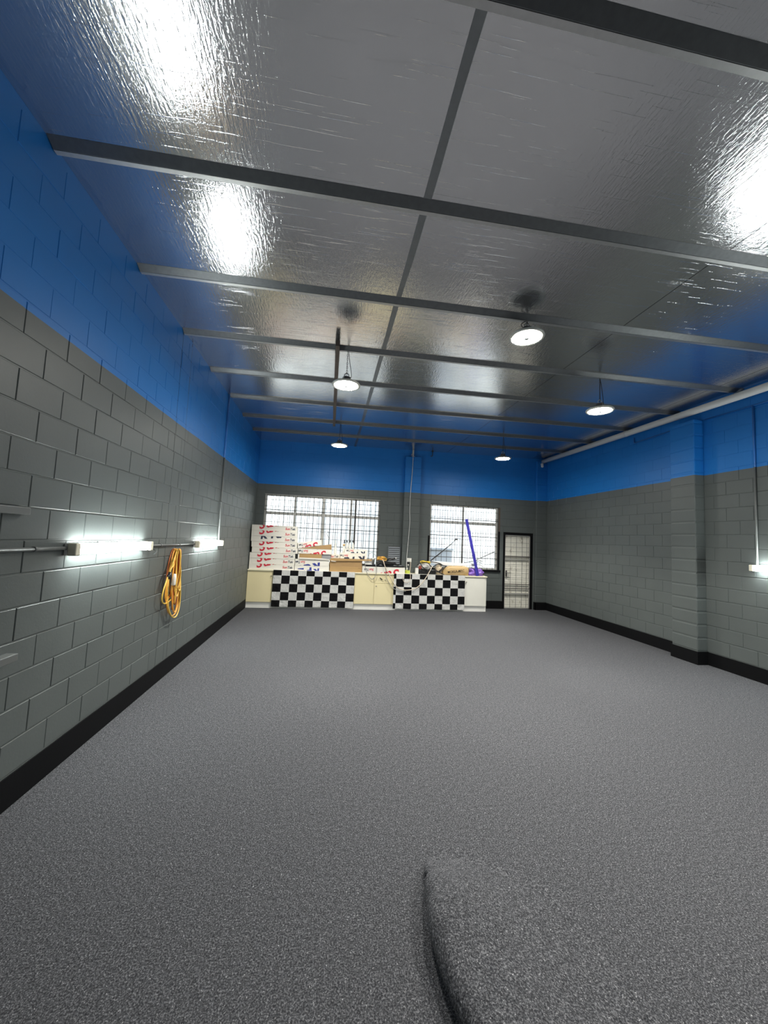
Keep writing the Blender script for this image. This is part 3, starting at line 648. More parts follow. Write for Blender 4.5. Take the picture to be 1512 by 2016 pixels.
def flag(name, x0, x1, ztop, zbot, cell, u0, v0, label, lean=0.0):
    nx, nz = 72, 34; m = MB(); vs = []; uvs = []
    for j in range(nz + 1):
        for i in range(nx + 1):
            a, b = i / nx, j / nz; x = x0 + (x1 - x0) * a - lean * b; z = ztop + (zbot - ztop) * b
            w = 0.010 * mnoise.noise(Vector((x * 3.1, z * 1.6, x0))) + 0.007 * mnoise.noise(Vector((x * 11 + z * 6, z * 7, x0 + 4))) + 0.004 * mnoise.noise(Vector((x * 17 - z * 14, z * 9, x0 + 2)))
            sag = 0.006 * mnoise.noise(Vector((x * 2.2, 0.3, x0))) * b
            vs.append((x, YC - 0.034 + w * (0.35 + 0.65 * b), z + sag)); uvs.append(((x + lean * b - x0) / cell + u0, (ztop - z) / cell + v0))
    top = m.addv(vs); k = (nx + 1) * (nz + 1); m.addv([(x, y + 0.0015, z) for x, y, z in vs])
    for j in range(nz):
        for i in range(nx):
            a = top + j * (nx + 1) + i; m.addf([(a, a + nx + 1, a + nx + 2, a + 1), (a + k, a + k + 1, a + k + nx + 2, a + k + nx + 1)], True)
    o = m.build(name, 'chequered_cloth'); me = o.data; ul = me.uv_layers.new(name='UVMap')
    for lp in me.loops: ul.data[lp.index].uv = uvs[lp.vertex_index % k]
    # part of the cloth folded over the worktop edge
    tg = tag(o, label, 'flag')
    f2 = MB().box(x0, x1, YC - 0.034, YC + 0.05, TZ + 0.0005, TZ + 0.002); e_ = f2.build('hem', 'white_plastic', o)
    return o
flag('chequered_flag', -1.225, 0.668, 0.886, 0.045, 0.1893, 0.0, 0.34, 'wide black and white chequered flag hung left on the cabinets', 0.012)
flag('chequered_flag', 1.618, 3.424, 0.886, 0.045, 0.196, 0.70, 0.38, 'narrower black and white chequered flag hung right beside the white cabinet', 0.0)

# ------------------------------------------------------------------ lettering helper
_tc = {}
def text_data(body, italic=0.0, bold=0.0):
    k = (body, italic, bold)
    if k not in _tc:
        cu = bpy.data.curves.new('t', 'FONT'); cu.body = body; cu.size = 1.0; cu.shear = italic; cu.offset = bold; cu.resolution_u = 3; cu.space_character = 0.92 + bold
        ob = bpy.data.objects.new('t', cu); COL.objects.link(ob); dg = bpy.context.evaluated_depsgraph_get(); dg.update()
        me = bpy.data.meshes.new_from_object(ob.evaluated_get(dg)); bpy.data.objects.remove(ob)
        _tc[k] = me
    return _tc[k]
def text_width(*a):
    me = text_data(*a); xs = [v.co.x for v in me.vertices]; return max(xs)
def lettering(body, italic, bold, size, x, z, rot, w, h, y, flip, m_, parent, dx=0.0):
    """text on a face of size w x h (local origin face centre), baseline start (x,z), rotated; clipped to the face; flip turns the face print upside down"""
    bm = bmesh.new(); bm.from_mesh(text_data(body, italic, bold))
    Mx = Matrix.Translation((x, 0, z)) @ Matrix.Rotation(-rot, 4, 'Y') @ Matrix(((size, 0, 0, dx * size), (0, 0, -1, 0), (0, size, 0, 0), (0, 0, 0, 1)))
    bmesh.ops.transform(bm, matrix=Mx, verts=bm.verts)
    for no, co in (((0, 0, 1), (0, 0, h / 2 - 0.001)), ((0, 0, -1), (0, 0, -h / 2 + 0.001)), ((1, 0, 0), (w / 2 - 0.001, 0, 0)), ((-1, 0, 0), (-w / 2 + 0.001, 0, 0))):
        bmesh.ops.bisect_plane(bm, geom=bm.verts[:] + bm.edges[:] + bm.faces[:], plane_co=co, plane_no=no, clear_outer=True)
    if flip: bmesh.ops.transform(bm, matrix=Matrix.Rotation(math.pi, 4, 'Y'), verts=bm.verts)
    bmesh.ops.translate(bm, vec=(0, y, h / 2), verts=bm.verts)
    left = set(bm.faces); o = None
    groups = []
    if len(body) == 1:      # one object for each separate stroke left after cropping
        while left:
            st = [left.pop()]; g = list(st)
            while st:
                f = st.pop()
                for e in f.edges:
                    for f2 in e.link_faces:
                        if f2 in left: left.discard(f2); st.append(f2); g.append(f2)
            groups.append(g)
    elif left: groups.append(list(left))
    for g in groups:
        if sum(f.calc_area() for f in g) < 2e-5: continue
        mb = MB(); ix = {}
        for f in g:
            for v in f.verts:
                if v not in ix: ix[v] = mb.addv([v.co])
            mb.addf([tuple(ix[v] for v in f.verts)])
        o = mb.build('lettering', m_, parent, local=True)
    bm.free(); return o
def film_box(x0, x1, z0, z1, y0, dep, label, big='red', flip=False, small=True, rot=0.0, group=None, sw=0.235, bigx=0.16, sx=0.735):
    w, h = x1 - x0, z1 - z0
    r = empty('film_carton', ((x0 + x1) / 2, y0, z0), label, 'box', group or 'printed white film cartons on the worktop'); r.rotation_euler = (0, -rot, 0)
    m = MB().box(-w / 2, w / 2, 0, dep, 0.0008, h - 0.0008); m.build('carton', 'carton_white', r, bevel=0.003, local=True)
    # lid flap tucked over the top edge and a tape strip
    MB().box(-w / 2 + 0.002, w / 2 - 0.002, -0.0016, 0.0, h - 0.012, h - 0.0015).build('lid_edge', 'carton_white', r, local=True)
    MB().box(w * 0.05, w * 0.09, -0.0022, -0.0004, h - 0.016, h - 0.009).build('tab_slot', 'carton_edge', r, local=True)
    ys = -0.003
    if small:
        tw = text_width('SunTek', 0.15, 0.02); s_ = sw / tw; zb_ = -s_ * 0.36
        lettering('Sun', 0.15, 0.02, s_, -w / 2 + w * sx, zb_, 0, w, h, ys, flip, 'ink_red', r)
        lettering('Tek', 0.15, 0.02, s_, -w / 2 + w * sx + s_ * text_width('Sun', 0.15, 0.02) * 1.02, zb_, 0, w, h, ys, flip, 'ink_navy', r)
    if big:
        S = h * 2.25; bxp = -w / 2 + w * bigx
        body, it, bo, zo, an, ink = {'red': ('SunTek', 0.2, 0.02, -0.27, 0.24, 'ink_red'), 'navy': ('kTu', 0.2, 0.03, -0.02, 0.10, 'ink_navy'), 'blue': ('kek', 0.2, 0.03, -0.02, 0.18, 'ink_blue')}[big]
        for ci, chx in enumerate(body):
            lettering(chx, it, bo, S, bxp, h * zo, an, w, h, ys, flip, ink, r, dx=text_width(body[:ci], it, bo) * 0.97 if ci else 0.0)
    return r

# left stack of eight cartons (bottom to top)
ords = ['lowest', 'second from bottom', 'third from bottom', 'fourth from bottom', 'fifth from bottom', 'third from top, black lettered', 'second from top', 'topmost']
xoff = [(-1.795, -0.768), (-1.798, -0.765), (-1.797, -0.762), (-1.755, -0.712), (-1.775, -0.735), (-1.790, -0.748), (-1.790, -0.750), (-1.793, -0.755)]
for i in range(8):
    film_box(xoff[i][0], xoff[i][1], TZ + 0.129 * i, TZ + 0.129 * (i + 1), 9.02 + 0.006 * ((i * 5) % 3), 0.30, 'white film carton in the tall stack, ' + ords[i], big='navy' if i == 5 else 'red', group='tall stack of cartons', bigx=0.165 if i != 5 else 0.2)
# middle pile
film_box(-0.757, 0.046, 0.885, 1.003, 9.02, 0.30, 'white carton with blue marks at the bottom of the middle pile', big='blue', flip=True, small=False, bigx=0.28)
b1_ = bpy.data.objects[[o.name for o in bpy.data.objects if o.get('label', '').startswith('white carton with blue marks at the bottom')][0]]
MB().prism([(-0.33, 0.03), (-0.19, 0.022), (-0.19, 0.062), (-0.33, 0.045)], -0.0035, -0.0005).build('printed_bar', 'ink_blue', b1_, local=True)
MB().prism([(-0.06, 0.02), (-0.01, 0.02), (-0.01, 0.085), (-0.06, 0.08)], -0.0035, -0.0005).build('printed_bar', 'ink_blue', b1_, local=True)
film_box(-0.755, 0.041, 1.003, 1.158, 9.02, 0.30, 'white carton with upside-down print and blue letters, second in the middle pile', big='blue', flip=True, bigx=0.26, sx=0.70)
oc = empty('open_carton', (-0.34, 9.02, 1.158), 'open brown carton with grey sleeve in the middle pile', 'box')
MB().box(-0.665, -0.145, 9.02, 9.30, 1.158, 1.275).build('kraft_panel', 'kraft', oc, bevel=0.003)
MB().prism([(-0.60, 1.165), (-0.145, 1.18), (-0.145, 1.282), (-0.60, 1.268)], 9.005, 9.0185).build('kraft_flap', 'kraft', oc)
MB().box(-0.142, 0.075, 9.04, 9.30, 1.158, 1.27).build('grey_sleeve', 'grey_plastic', oc, bevel=0.003)
MB().box(-0.750, -0.700, 9.03, 9.30, 1.158, 1.272).build('black_end', 'black_plastic', oc)
MB().box(-0.698, -0.667, 9.02, 9.30, 1.158, 1.272).build('white_end', 'carton_white', oc)
MB().prism([(-0.66, 1.159), (0.05, 1.159), (0.05, 1.166), (-0.13, 1.186), (-0.66, 1.192)], 8.995, 9.004).build('white_flap', 'carton_white', oc)
film_box(-0.700, 0.086, 1.2825, 1.404, 9.02, 0.28, 'white carton with upside-down red print, fourth in the middle pile', flip=True, bigx=0.17, sx=0.70)
wd = empty('kraft_wedge', (-0.15, 9.1, 1.4045), 'brown folded cardboard wedged under the tilted carton', 'cardboard')
MB().prism([(-0.69, 1.4045), (0.082, 1.4045), (0.074, 1.528), (-0.14, 1.492)], 9.015, 9.28).build('fold', 'kraft_shade', wd)
film_box(-0.72, -0.165, 1.412, 1.535, 9.012, 0.26, 'tilted white carton on top of the middle pile', flip=True, rot=0.158, bigx=0.16, sx=0.60, sw=0.2)
tl = [o for o in bpy.data.objects if o.get('label', '').startswith('tilted white carton')][0]; tl.location.z += 0.044; tl.location.x += 0.012
# brown cartons
kb = empty('kraft_carton', (0.45, 9.02, 0.885), 'plain brown carton, lower of the two brown cartons', 'box', 'plain brown cartons')
MB().box(0.06, 0.832, 9.02, 9.42, 0.886, 1.009).build('carton', 'kraft', kb, bevel=0.004)
MB().box(0.74, 0.80, 9.017, 9.0195, 0.97, 0.995).build('label_mark', 'kraft_shade', kb)
ku = empty('kraft_carton', (0.45, 9.02, 1.01), 'plain brown carton, upper of the two, lid overhanging right', 'box', 'plain brown cartons')
MB().prism([(0.055, 1.0105), (0.83, 1.0105), (0.83, 1.165), (0.055, 1.135)], 9.025, 9.42).build('carton', 'kraft_shade', ku)
MB().hexa([(0.05, 9.0, 1.136), (1.06, 9.0, 1.166), (1.06, 9.42, 1.166), (0.05, 9.42, 1.136), (0.065, 9.0, 1.190), (1.058, 9.0, 1.195), (1.058, 9.42, 1.195), (0.065, 9.42, 1.190)]).build('lid', 'kraft', ku)
MB().prism([(0.085, 1.131), (0.20, 1.119), (0.20, 1.133), (0.085, 1.147)], 8.995, 8.999).build('tape', 'carton_white', ku)
film_box(0.04, 0.285, 1.1965, 1.288, 9.12, 0.25, 'short white carton end standing on the brown cartons', big=None, sw=0.20, sx=0.06)
film_box(0.295, 0.945, 1.1965, 1.335, 9.12, 0.27, 'white carton with dark upside-down letters on the brown cartons', big='navy', flip=True, bigx=0.06, sx=0.70, sw=0.2)
film_box(0.41, 0.965, 1.3355, 1.432, 9.16, 0.22, 'smaller white carton under the spray bottles', big='navy', flip=True, bigx=0.10, sx=0.62, sw=0.18)
film_box(0.84, 1.886, 0.885, 1.033, 8.985, 0.30, 'long white carton under the black tools, print upside down', flip=True, bigx=0.14, sx=0.735, sw=0.24)

# bottles
def bottle(x, y, z, h, lean, label, head='black_plastic', body='bottle_milky', rad=0.028):
    r = empty('spray_bottle', (x, y, z), label, 'bottle', 'spray bottles on the cartons')
    hb = h * 0.72
    MB().lathe([(0.0, 0.001), (rad, 0.001), (rad * 1.05, hb * 0.25), (rad, hb * 0.6), (rad * 0.55, hb * 0.86), (rad * 0.42, hb)], (x, y, z), 18).build('body', body, r)
    t = MB(); t.lathe([(rad * 0.5, 0.0), (rad * 0.5, 0.018), (0.006, 0.02), (0.006, 0.03)], (x, y, z + hb), 12)
    t.hexa([(x - 0.010, y - 0.01, z + hb + 0.028), (x + 0.012, y - 0.01, z + hb + 0.028), (x + 0.012, y + 0.01, z + hb + 0.028), (x - 0.010, y + 0.01, z + hb + 0.028), (x - 0.014 + lean, y - 0.01, z + h), (x + 0.008 + lean, y - 0.01, z + h), (x + 0.008 + lean, y + 0.01, z + h), (x - 0.014 + lean, y + 0.01, z + h)])
    t.box(min(x, x + 3 * lean), max(x, x + 3 * lean) + 0.004, y - 0.007, y + 0.007, z + hb + 0.022, z + hb + 0.034)
    t.build('trigger_head', head, r); return r
bottle(0.455, 9.22, 1.4325, 0.215, -0.01, 'milky spray bottle, second from left of the four', rad=0.027)
bottle(0.525, 9.22, 1.4325, 0.215, 0.006, 'milky spray bottle, third from left of the four', rad=0.027)
bottle(0.605, 9.22, 1.4325, 0.215, -0.012, 'milky spray bottle, rightmost of the four', rad=0.027)
bottle(0.385, 9.30, 1.3355, 0.315, 0.012, 'milky spray bottle with yellowish label, leftmost of the four', rad=0.03)
bottle(0.175, 9.25, 1.2885, 0.34, 0.002, 'clear spray bottle on the short carton beside the tilted pile', head='white_plastic', rad=0.034)
lb = [o for o in bpy.data.objects if o.get('label', '').startswith('milky spray bottle with yellowish')][0]
MB().lathe([(0.0325, 0.165), (0.0325, 0.21)], (0.385, 9.30, 1.3355), 18).build('label_band', 'kraft_bag', lb)
hw = empty('wire_hook', (-0.02, 9.47, 1.66), 'dark wire hook hanging on the wide window grille', 'hook')
MB().tube(bez([(-0.006, 9.478, 1.80), (-0.015, 9.474, 1.823), (-0.035, 9.472, 1.825), (-0.05, 9.47, 1.795), (-0.04, 9.47, 1.745), (0.02, 9.47, 1.663)], 6), 0.006, 8).build('wire', 'dark_frame', hw)

# black tools on the long carton
tr = empty('tool_tray', (1.4, 9.1, 1.033), 'black plastic tool tray on the long white carton', 'tray')
MB().prism([(0.93, 1.034), (1.855, 1.034), (1.87, 1.066), (0.915, 1.078)], 9.0, 9.26).build('tray', 'black_plastic', tr)
for a in (1.02, 1.25, 1.60, 1.74): MB().prism([(a, 1.074), (a + 0.07, 1.072), (a + 0.06, 1.086), (a + 0.01, 1.088)], 9.0, 9.02).build('clip', 'grey_plastic', tr)
th = empty('tool_pouch', (1.36, 9.13, 1.07), 'crumpled black tool pouch lying on the tray', 'pouch')
MB().blob((1.44, 9.14, 1.115), (0.25, 0.10, 0.048), 0.8, 0.25, 2.5, 3, flat=1.078).build('pouch', 'black_strap', th)
MB().tube(bez([(1.20, 9.03, 1.10), (1.3, 9.025, 1.14), (1.45, 9.025, 1.15), (1.64, 9.04, 1.12)], 6), 0.009, 8).build('strap', 'black_plastic', th)
cc = empty('cable_coil', (1.31, 9.12, 1.165), 'tangled yellow and orange cable coil on the black tools', 'cable')
for i in range(7):
    pts = []
    for k in range(26):
        a = 2 * math.pi * k / 26; rx = 0.12 - 0.010 * (i % 4); ry = 0.075 - 0.006 * (i % 3)
        pts.append((1.315 + 0.02 * math.sin(i * 1.7) + rx * math.cos(a), 9.12 + ry * math.sin(a), 1.200 + 0.010 * i + 0.018 * math.sin(a * 2 + i)))
    MB().tube(pts, 0.007, 7, closed=True).build('cable_loop', 'cord_yellow' if i % 3 else 'cord_orange', cc)
rd = empty('black_tool', (1.61, 9.17, 1.10), 'black tool with a silver end lying right of the cable coil', 'tool')
MB().tube([(1.46, 9.17, 1.195), (1.56, 9.17, 1.218), (1.66, 9.17, 1.245)], [0.018, 0.028, 0.026], 10).build('grip', 'black_plastic', rd)
MB().tube([(1.655, 9.17, 1.238), (1.705, 9.17, 1.256)], 0.027, 12).build('end', 'steel', rd)
MB().tube([(1.50, 9.14, 1.198), (1.66, 9.14, 1.262)], 0.006, 6).build('blade', 'steel', rd)
pc = empty('paper_scrap', (0.98, 9.07, 1.078), 'white folded paper on the left end of the black tray', 'paper')
MB().hexa([(0.90, 9.03, 1.079), (1.07, 9.03, 1.079), (1.07, 9.14, 1.079), (0.90, 9.14, 1.079), (0.895, 9.05, 1.150), (1.072, 9.05, 1.154), (1.072, 9.10, 1.154), (0.895, 9.10, 1.150)]).build('sheet', 'white_plastic', pc, bevel=0.004)
wc = empty('white_tub', (1.11, 9.20, 1.08), 'white round tub behind the paper among the tools', 'tub')
MB().lathe([(0.0, 0.001), (0.045, 0.001), (0.055, 0.12), (0.06, 0.125), (0.06, 0.145), (0.05, 0.15), (0.0, 0.15)], (1.11, 9.24, 1.079), 20).build('tub', 'white_plastic', wc)
ho = empty('grey_hose', (1.05, 9.0, 0.75), 'thin grey hose looping over and below the long carton', 'hose')
MB().tube(bez([(1.21, 9.10, 1.22), (1.18, 9.10, 1.27), (1.138, 9.10, 1.326), (1.061, 9.10, 1.364), (0.989, 9.09, 1.312), (0.955, 9.05, 1.22), (0.90, 8.97, 1.12), (0.91, 8.955, 1.0), (0.945, 8.95, 0.90), (0.999, 8.955, 0.804), (1.084, 8.96, 0.738), (1.155, 8.955, 0.80), (1.172, 8.955, 0.954), (1.163, 8.96, 1.06), (1.156, 9.0, 1.12)], 7), 0.0065, 8).build('hose', 'cord_grey', ho)
cd = empty('extension_lead', (2.0, 8.95, 0.5), 'cream extension lead drooping across the narrower flag', 'cable')
MB().tube(bez([(1.33, 9.02, 1.20), (1.345, 8.965, 1.17), (1.39, 8.955, 1.042), (1.489, 8.95, 0.867), (1.60, 8.945, 0.68), (1.718, 8.94, 0.555), (1.89, 8.935, 0.502), (2.117, 8.935, 0.532), (2.285, 8.94, 0.647), (2.422, 8.945, 0.832), (2.54, 8.96, 1.04), (2.60, 9.06, 1.10)], 7), 0.010, 8).build('lead', 'cord_cream', cd)
MB().tube(bez([(1.36, 9.0, 1.15), (1.401, 8.965, 0.977), (1.426, 8.96, 0.80), (1.533, 8.955, 0.62), (1.65, 8.945, 0.515), (1.80, 8.94, 0.47), (1.92, 8.938, 0.475)], 6), 0.006, 8).build('thin_lead', 'cord_grey', cd)

# outlet, cables and vent on rear pier
ou = empty('power_outlet', (2.06, 9.37, 1.16), 'white double power outlet on the rear pier', 'outlet')
MB().box(2.005, 2.125, 9.352, 9.369, 1.155, 1.255).build('plate', 'white_plastic', ou, bevel=0.004)
MB().box(2.015, 2.055, 9.315, 9.352, 1.10, 1.165).build('plug', 'black_plastic', ou, bevel=0.008)
MB().box(2.075, 2.112, 9.318, 9.352, 1.165, 1.215).build('plug', 'white_plastic', ou, bevel=0.008)
MB().box(2.018, 2.05, 9.30, 9.340, 1.07, 1.10).build('adaptor', 'white_plastic', ou, bevel=0.006)
cw = empty('wall_cable', (2.03, 9.36, 1.0), 'thin white cable hanging down the rear pier', 'cable')
MB().tube(bez([(2.065, 9.358, 3.90), (2.055, 9.356, 3.5), (2.03, 9.356, 2.9), (2.026, 9.356, 2.5), (2.04, 9.354, 2.2), (2.03, 9.354, 1.893), (2.01, 9.35, 1.55), (1.998, 9.345, 1.30), (1.995, 9.33, 1.10), (2.004, 9.31, 1.0)], 6), 0.0075, 8).build('cable', 'white_pvc', cw)
MB().box(1.99, 2.02, 9.295, 9.32, 0.965, 1.01).build('tip', 'white_plastic', cw)
oc2 = empty('charger_cable', (2.0, 9.05, 0.68), 'cream cable looping from the outlet over the worktop edge', 'cable')
MB().tube(bez([(2.095, 9.31, 1.17), (2.09, 9.28, 1.08), (2.06, 9.20, 0.96), (2.03, 9.05, 0.905), (2.02, 8.955, 0.87), (2.018, 8.945, 0.77), (1.965, 8.94, 0.69), (1.89, 8.94, 0.69), (1.845, 8.945, 0.74), (1.85, 8.955, 0.85), (1.88, 9.02, 0.90)], 6), 0.0065, 8).build('cable', 'cord_cream', oc2)
yl = empty('lime_coil', (1.975, 9.1, 0.886), 'small lime yellow coil of cord on the worktop', 'cord')
for i in range(4): MB().tube([(1.975 + (0.065 - 0.004 * i) * math.cos(2 * math.pi * k / 20), 9.10 + 0.05 * math.sin(2 * math.pi * k / 20), 0.895 + 0.020 * i + 0.006 * math.sin(4 * math.pi * k / 20 + i)) for k in range(20)], 0.009, 8, closed=True).build('cord_loop', 'lime_plastic', yl)
lv = empty('louvre_vent', (1.675, 9.465, 1.08), 'grey slatted louvre vent on the rear wall left of the pier', 'vent')
MB().box(1.53, 1.83, 9.452, 9.468, 1.08, 1.54).build('back_plate', 'dark_frame', lv)
for i in range(9): MB().hexa([(1.535, 9.43, 1.09 + 0.05 * i), (1.825, 9.43, 1.09 + 0.05 * i), (1.825, 9.438, 1.09 + 0.05 * i), (1.535, 9.438, 1.09 + 0.05 * i), (1.535, 9.446, 1.128 + 0.05 * i), (1.825, 9.446, 1.128 + 0.05 * i), (1.825, 9.4515, 1.128 + 0.05 * i), (1.535, 9.4515, 1.128 + 0.05 * i)]).build('slat', 'vent_grey', lv)
for x in (1.52, 1.828): MB().box(x, x + 0.012, 9.428, 9.468, 1.08, 1.54).build('side', 'vent_grey', lv)

# right hand clutter
wt = empty('white_canister', (2.2, 9.06, 0.886), 'small white canister at the left end of the black case', 'canister')
MB().box(2.165, 2.240, 9.03, 9.10, 0.886, 1.03).build('body', 'white_plastic', wt, bevel=0.012)
MB().box(2.17, 2.235, 9.035, 9.095, 1.03, 1.042).build('cap', 'grey_plastic', wt, bevel=0.004)
bk = empty('black_case', (2.47, 9.12, 0.886), 'low black plastic case under the clear bag', 'case')
MB().box(2.252, 2.690, 9.045, 9.25, 0.886, 0.995).build('case', 'black_plastic', bk, bevel=0.012)
for x in (2.34, 2.58): MB().box(x, x + 0.05, 9.034, 9.0445, 0.935, 0.975).build('latch', 'black_strap', bk, bevel=0.003)
cb = empty('clear_bag', (2.42, 9.14, 0.996), 'crumpled clear plastic bag on the black case', 'bag')
MB().blob((2.44, 9.15, 1.075), (0.165, 0.10, 0.085), 0.8, 0.28, 2.2, 5, flat=0.997).build('bag', 'clear_bag', cb)
yb_ = empty('yellow_wrap', (2.44, 9.13, 1.13), 'bright yellow plastic wrap on top of the clear bag', 'wrap')
MB().blob((2.37, 9.12, 1.185), (0.075, 0.05, 0.030), 0.8, 0.3, 2.5, 8).build('wrap', 'yellow_plastic', yb_)
MB().blob((2.505, 9.13, 1.178), (0.055, 0.045, 0.028), 0.8, 0.3, 2.5, 9).build('wrap_end', 'yellow_plastic', yb_)
rc = empty('red_cloth', (2.24, 9.11, 0.996), 'small crumpled red cloth at the left of the clear bag', 'cloth')
MB().blob((2.285, 9.075, 1.045), (0.035, 0.026, 0.045), 0.8, 0.35, 2.2, 11, flat=0.997).build('cloth', 'red_cloth', rc)
# kraft bag lying along the worktop
kg = empty('kraft_bag', (3.2, 9.08, 0.886), 'long tan kraft bag with printed lettering lying on the worktop', 'bag')
def sausage(xs, yc, half_y, zb, zt, sd, m_, nm, parent, n=24):
    m = MB(); rings = []
    for i, x in enumerate(xs):
        a = i / (len(xs) - 1); ry, b, t = half_y(a), zb(a), zt(a); ring = []
        for k in range(n):
            th = 2 * math.pi * k / n; c_, s_ = math.cos(th), math.sin(th); e = 0.7
            yy = yc + ry * (abs(c_) ** e) * (1 if c_ > 0 else -1); zz = (b + t) / 2 + (t - b) / 2 * (abs(s_) ** e) * (1 if s_ > 0 else -1)
            j = 0.009 * mnoise.noise(Vector((x * 9, c_ * 2 + sd, s_ * 2))); ring.append((x, yy + j, max(zz + j, 0.887)))
        rings.append(m.addv(ring))
    for i in range(len(rings) - 1): a, b = rings[i], rings[i + 1]; m.addf([(a + k, a + (k + 1) % n, b + (k + 1) % n, b + k) for k in range(n)], True)
    m.addf([tuple(reversed(range(rings[0], rings[0] + n))), tuple(range(rings[-1], rings[-1] + n))])
    return m.build(nm, m_, parent)
sausage([2.87 + 0.66 * i / 22 for i in range(23)], 9.10, lambda a: 0.095 - 0.03 * (1 - min(1, a * 5)), lambda a: 0.887, lambda a: 1.0 + 0.115 * min(1, a * 4) ** 0.6 - 0.02 * max(0, a - 0.9) * 10, 1, 'kraft_bag', 'bag', kg)
tw = text_width('MOKLA-MAC', 0.0, 0.01); s_ = 0.44 / tw
bm = bmesh.new(); bm.from_mesh(text_data('MOKLA-MAC', 0.0, 0.01))
Mx = Matrix.Translation((2.975 - 3.2, 8.984 - 9.08, 0.935 - 0.886)) @ Matrix.Rotation(-0.13, 4, 'Y') @ Matrix(((s_, 0, 0, 0), (0, 0, -1, 0), (0, s_, 0, 0), (0, 0, 0, 1)))
bmesh.ops.transform(bm, matrix=Mx, verts=bm.verts); me = bpy.data.meshes.new('lettering'); bm.to_mesh(me); bm.free(); me.materials.append(MATS['ink_brown']); link('lettering', me, kg)
pg = empty('pale_pouch', (2.72, 9.09, 1.0), 'pale tan crumpled pouch between the clear bag and kraft bag', 'pouch')
MB().blob((2.775, 9.09, 1.01), (0.085, 0.085, 0.135), 0.9, 0.2, 1.8, 13, flat=0.887).build('pouch', 'pale_bag', pg)
sp = empty('black_straps', (2.6, 9.0, 0.9), 'black webbing straps crossed over the bags', 'strap')
for pts in ([(2.20, 9.05, 1.09), (2.27, 9.045, 1.155), (2.32, 9.015, 1.08), (2.40, 9.02, 1.02), (2.47, 9.03, 1.0)],
            [(2.30, 9.04, 1.19), (2.47, 9.02, 1.165), (2.53, 9.0, 1.10), (2.60, 8.992, 1.05), (2.70, 8.985, 0.985), (2.80, 8.985, 0.93), (2.88, 8.99, 0.90)],
            [(2.55, 9.05, 1.20), (2.66, 9.03, 1.19), (2.78, 9.02, 1.165), (2.86, 9.01, 1.12), (2.95, 8.995, 1.105)],
            [(2.93, 8.992, 1.10), (2.88, 8.988, 1.06), (2.82, 8.985, 1.0), (2.76, 8.985, 0.965), (2.70, 9.0, 0.955)],
            [(2.86, 8.992, 1.085), (2.80, 8.985, 1.02), (2.73, 8.982, 0.97), (2.66, 9.0, 0.965)],
            [(2.60, 9.0, 1.08), (2.68, 9.0, 1.135), (2.75, 9.0, 1.15), (2.82, 9.0, 1.115)]):
    MB().tube(bez(pts, 6), 0.011, 8).build('webbing', 'black_strap', sp)
fs = empty('white_sheet', (3.2, 9.22, 1.12), 'white padded sheet lying on top of the kraft bag', 'sheet')
m = MB(); n = 30; vs = []
for i in range(n + 1):
    a = i / n; x = 2.60 + 1.13 * a; sag = 0.012 * math.sin(a * 7) ; zt_ = 1.205 - 0.03 * a + sag * 0.4; zb_ = 1.118 + 0.02 * math.sin(a * 3.1) ** 2 * 0 + (0.05 * (1 - a * 5) if a < 0.2 else 0) - (0.0 if a < 0.8 else 0.0)
    vs += [(x, 9.13, zb_), (x, 9.33, zb_), (x, 9.33, zt_), (x, 9.14, zt_)]
b = m.addv(vs)
for i in range(n):
    q = b + 4 * i
    m.addf([(q + k, q + (k + 1) % 4, q + 4 + (k + 1) % 4, q + 4 + k) for k in range(4)])
m.addf([(b + 3, b + 2, b + 1, b), (b + 4 * n, b + 4 * n + 1, b + 4 * n + 2, b + 4 * n + 3)]); m.build('pad', 'white_foam', fs, bevel=0.01)
pb = empty('purple_bag', (3.75, 9.08, 0.886), 'crumpled purple plastic bag at the foot of the blue pole', 'bag')
MB().blob((3.73, 9.15, 0.965), (0.15, 0.09, 0.10), 0.9, 0.4, 2.2, 17, 36, 22, flat=0.887).build('bag', 'purple_bag', pb)
MB().blob((3.87, 9.14, 0.96), (0.10, 0.08, 0.095), 1.1, 0.45, 2.4, 19, 30, 18, flat=0.887).build('bag_fold', 'purple_bag', pb)
MB().blob((3.61, 9.10, 0.925), (0.06, 0.06, 0.045), 1.0, 0.4, 2.4, 23, flat=0.887).build('bag_corner', 'purple_bag', pb)
bt = empty('dark_bottle', (3.95, 9.15, 0.886), 'small dark bottle lying behind the purple bag', 'bottle')
MB().lathe([(0.0, 0.0), (0.035, 0.0), (0.038, 0.05), (0.03, 0.09), (0.014, 0.10), (0.014, 0.12), (0.0, 0.12)], (3.975, 9.24, 0.886), 16).build('body', 'black_plastic', bt)
pp = empty('blue_pole', (3.77, 9.05, 0.93), 'violet blue square pole leaning upright against the smaller window', 'pole')
d0, d1 = Vector((3.775, 9.01, 0.893)), Vector((3.468, 9.10, 2.305))
mb = MB(); mb.tube([d0, d1], 0.040, 4); mb.build('tube', 'purple_pole', pp, bevel=0.004)
mb = MB(); dv = (d1 - d0); mb.tube([d0 + dv * 0.02 + Vector((0.0, -0.030, 0)), d0 + dv * 0.985 + Vector((0.0, -0.030, 0))], 0.008, 6); mb.build('ridge', 'purple_pole', pp)
mb = MB(); mb.tube([d1, d1 + dv.normalized() * 0.012], 0.043, 4); mb.build('end_cap', 'purple_pole', pp)
r1 = empty('extension_rod', (2.62, 9.3, 1.21), 'black telescopic rod leaning diagonally across the smaller window', 'rod')
MB().tube([(2.60, 9.25, 1.215), (3.144, 9.33, 1.648)], 0.013, 10).build('sleeve', 'black_plastic', r1)
MB().tube([(3.144, 9.33, 1.648), (3.285, 9.35, 1.776), (3.31, 9.352, 1.79)], 0.009, 8).build('shaft', 'grey_plastic', r1)
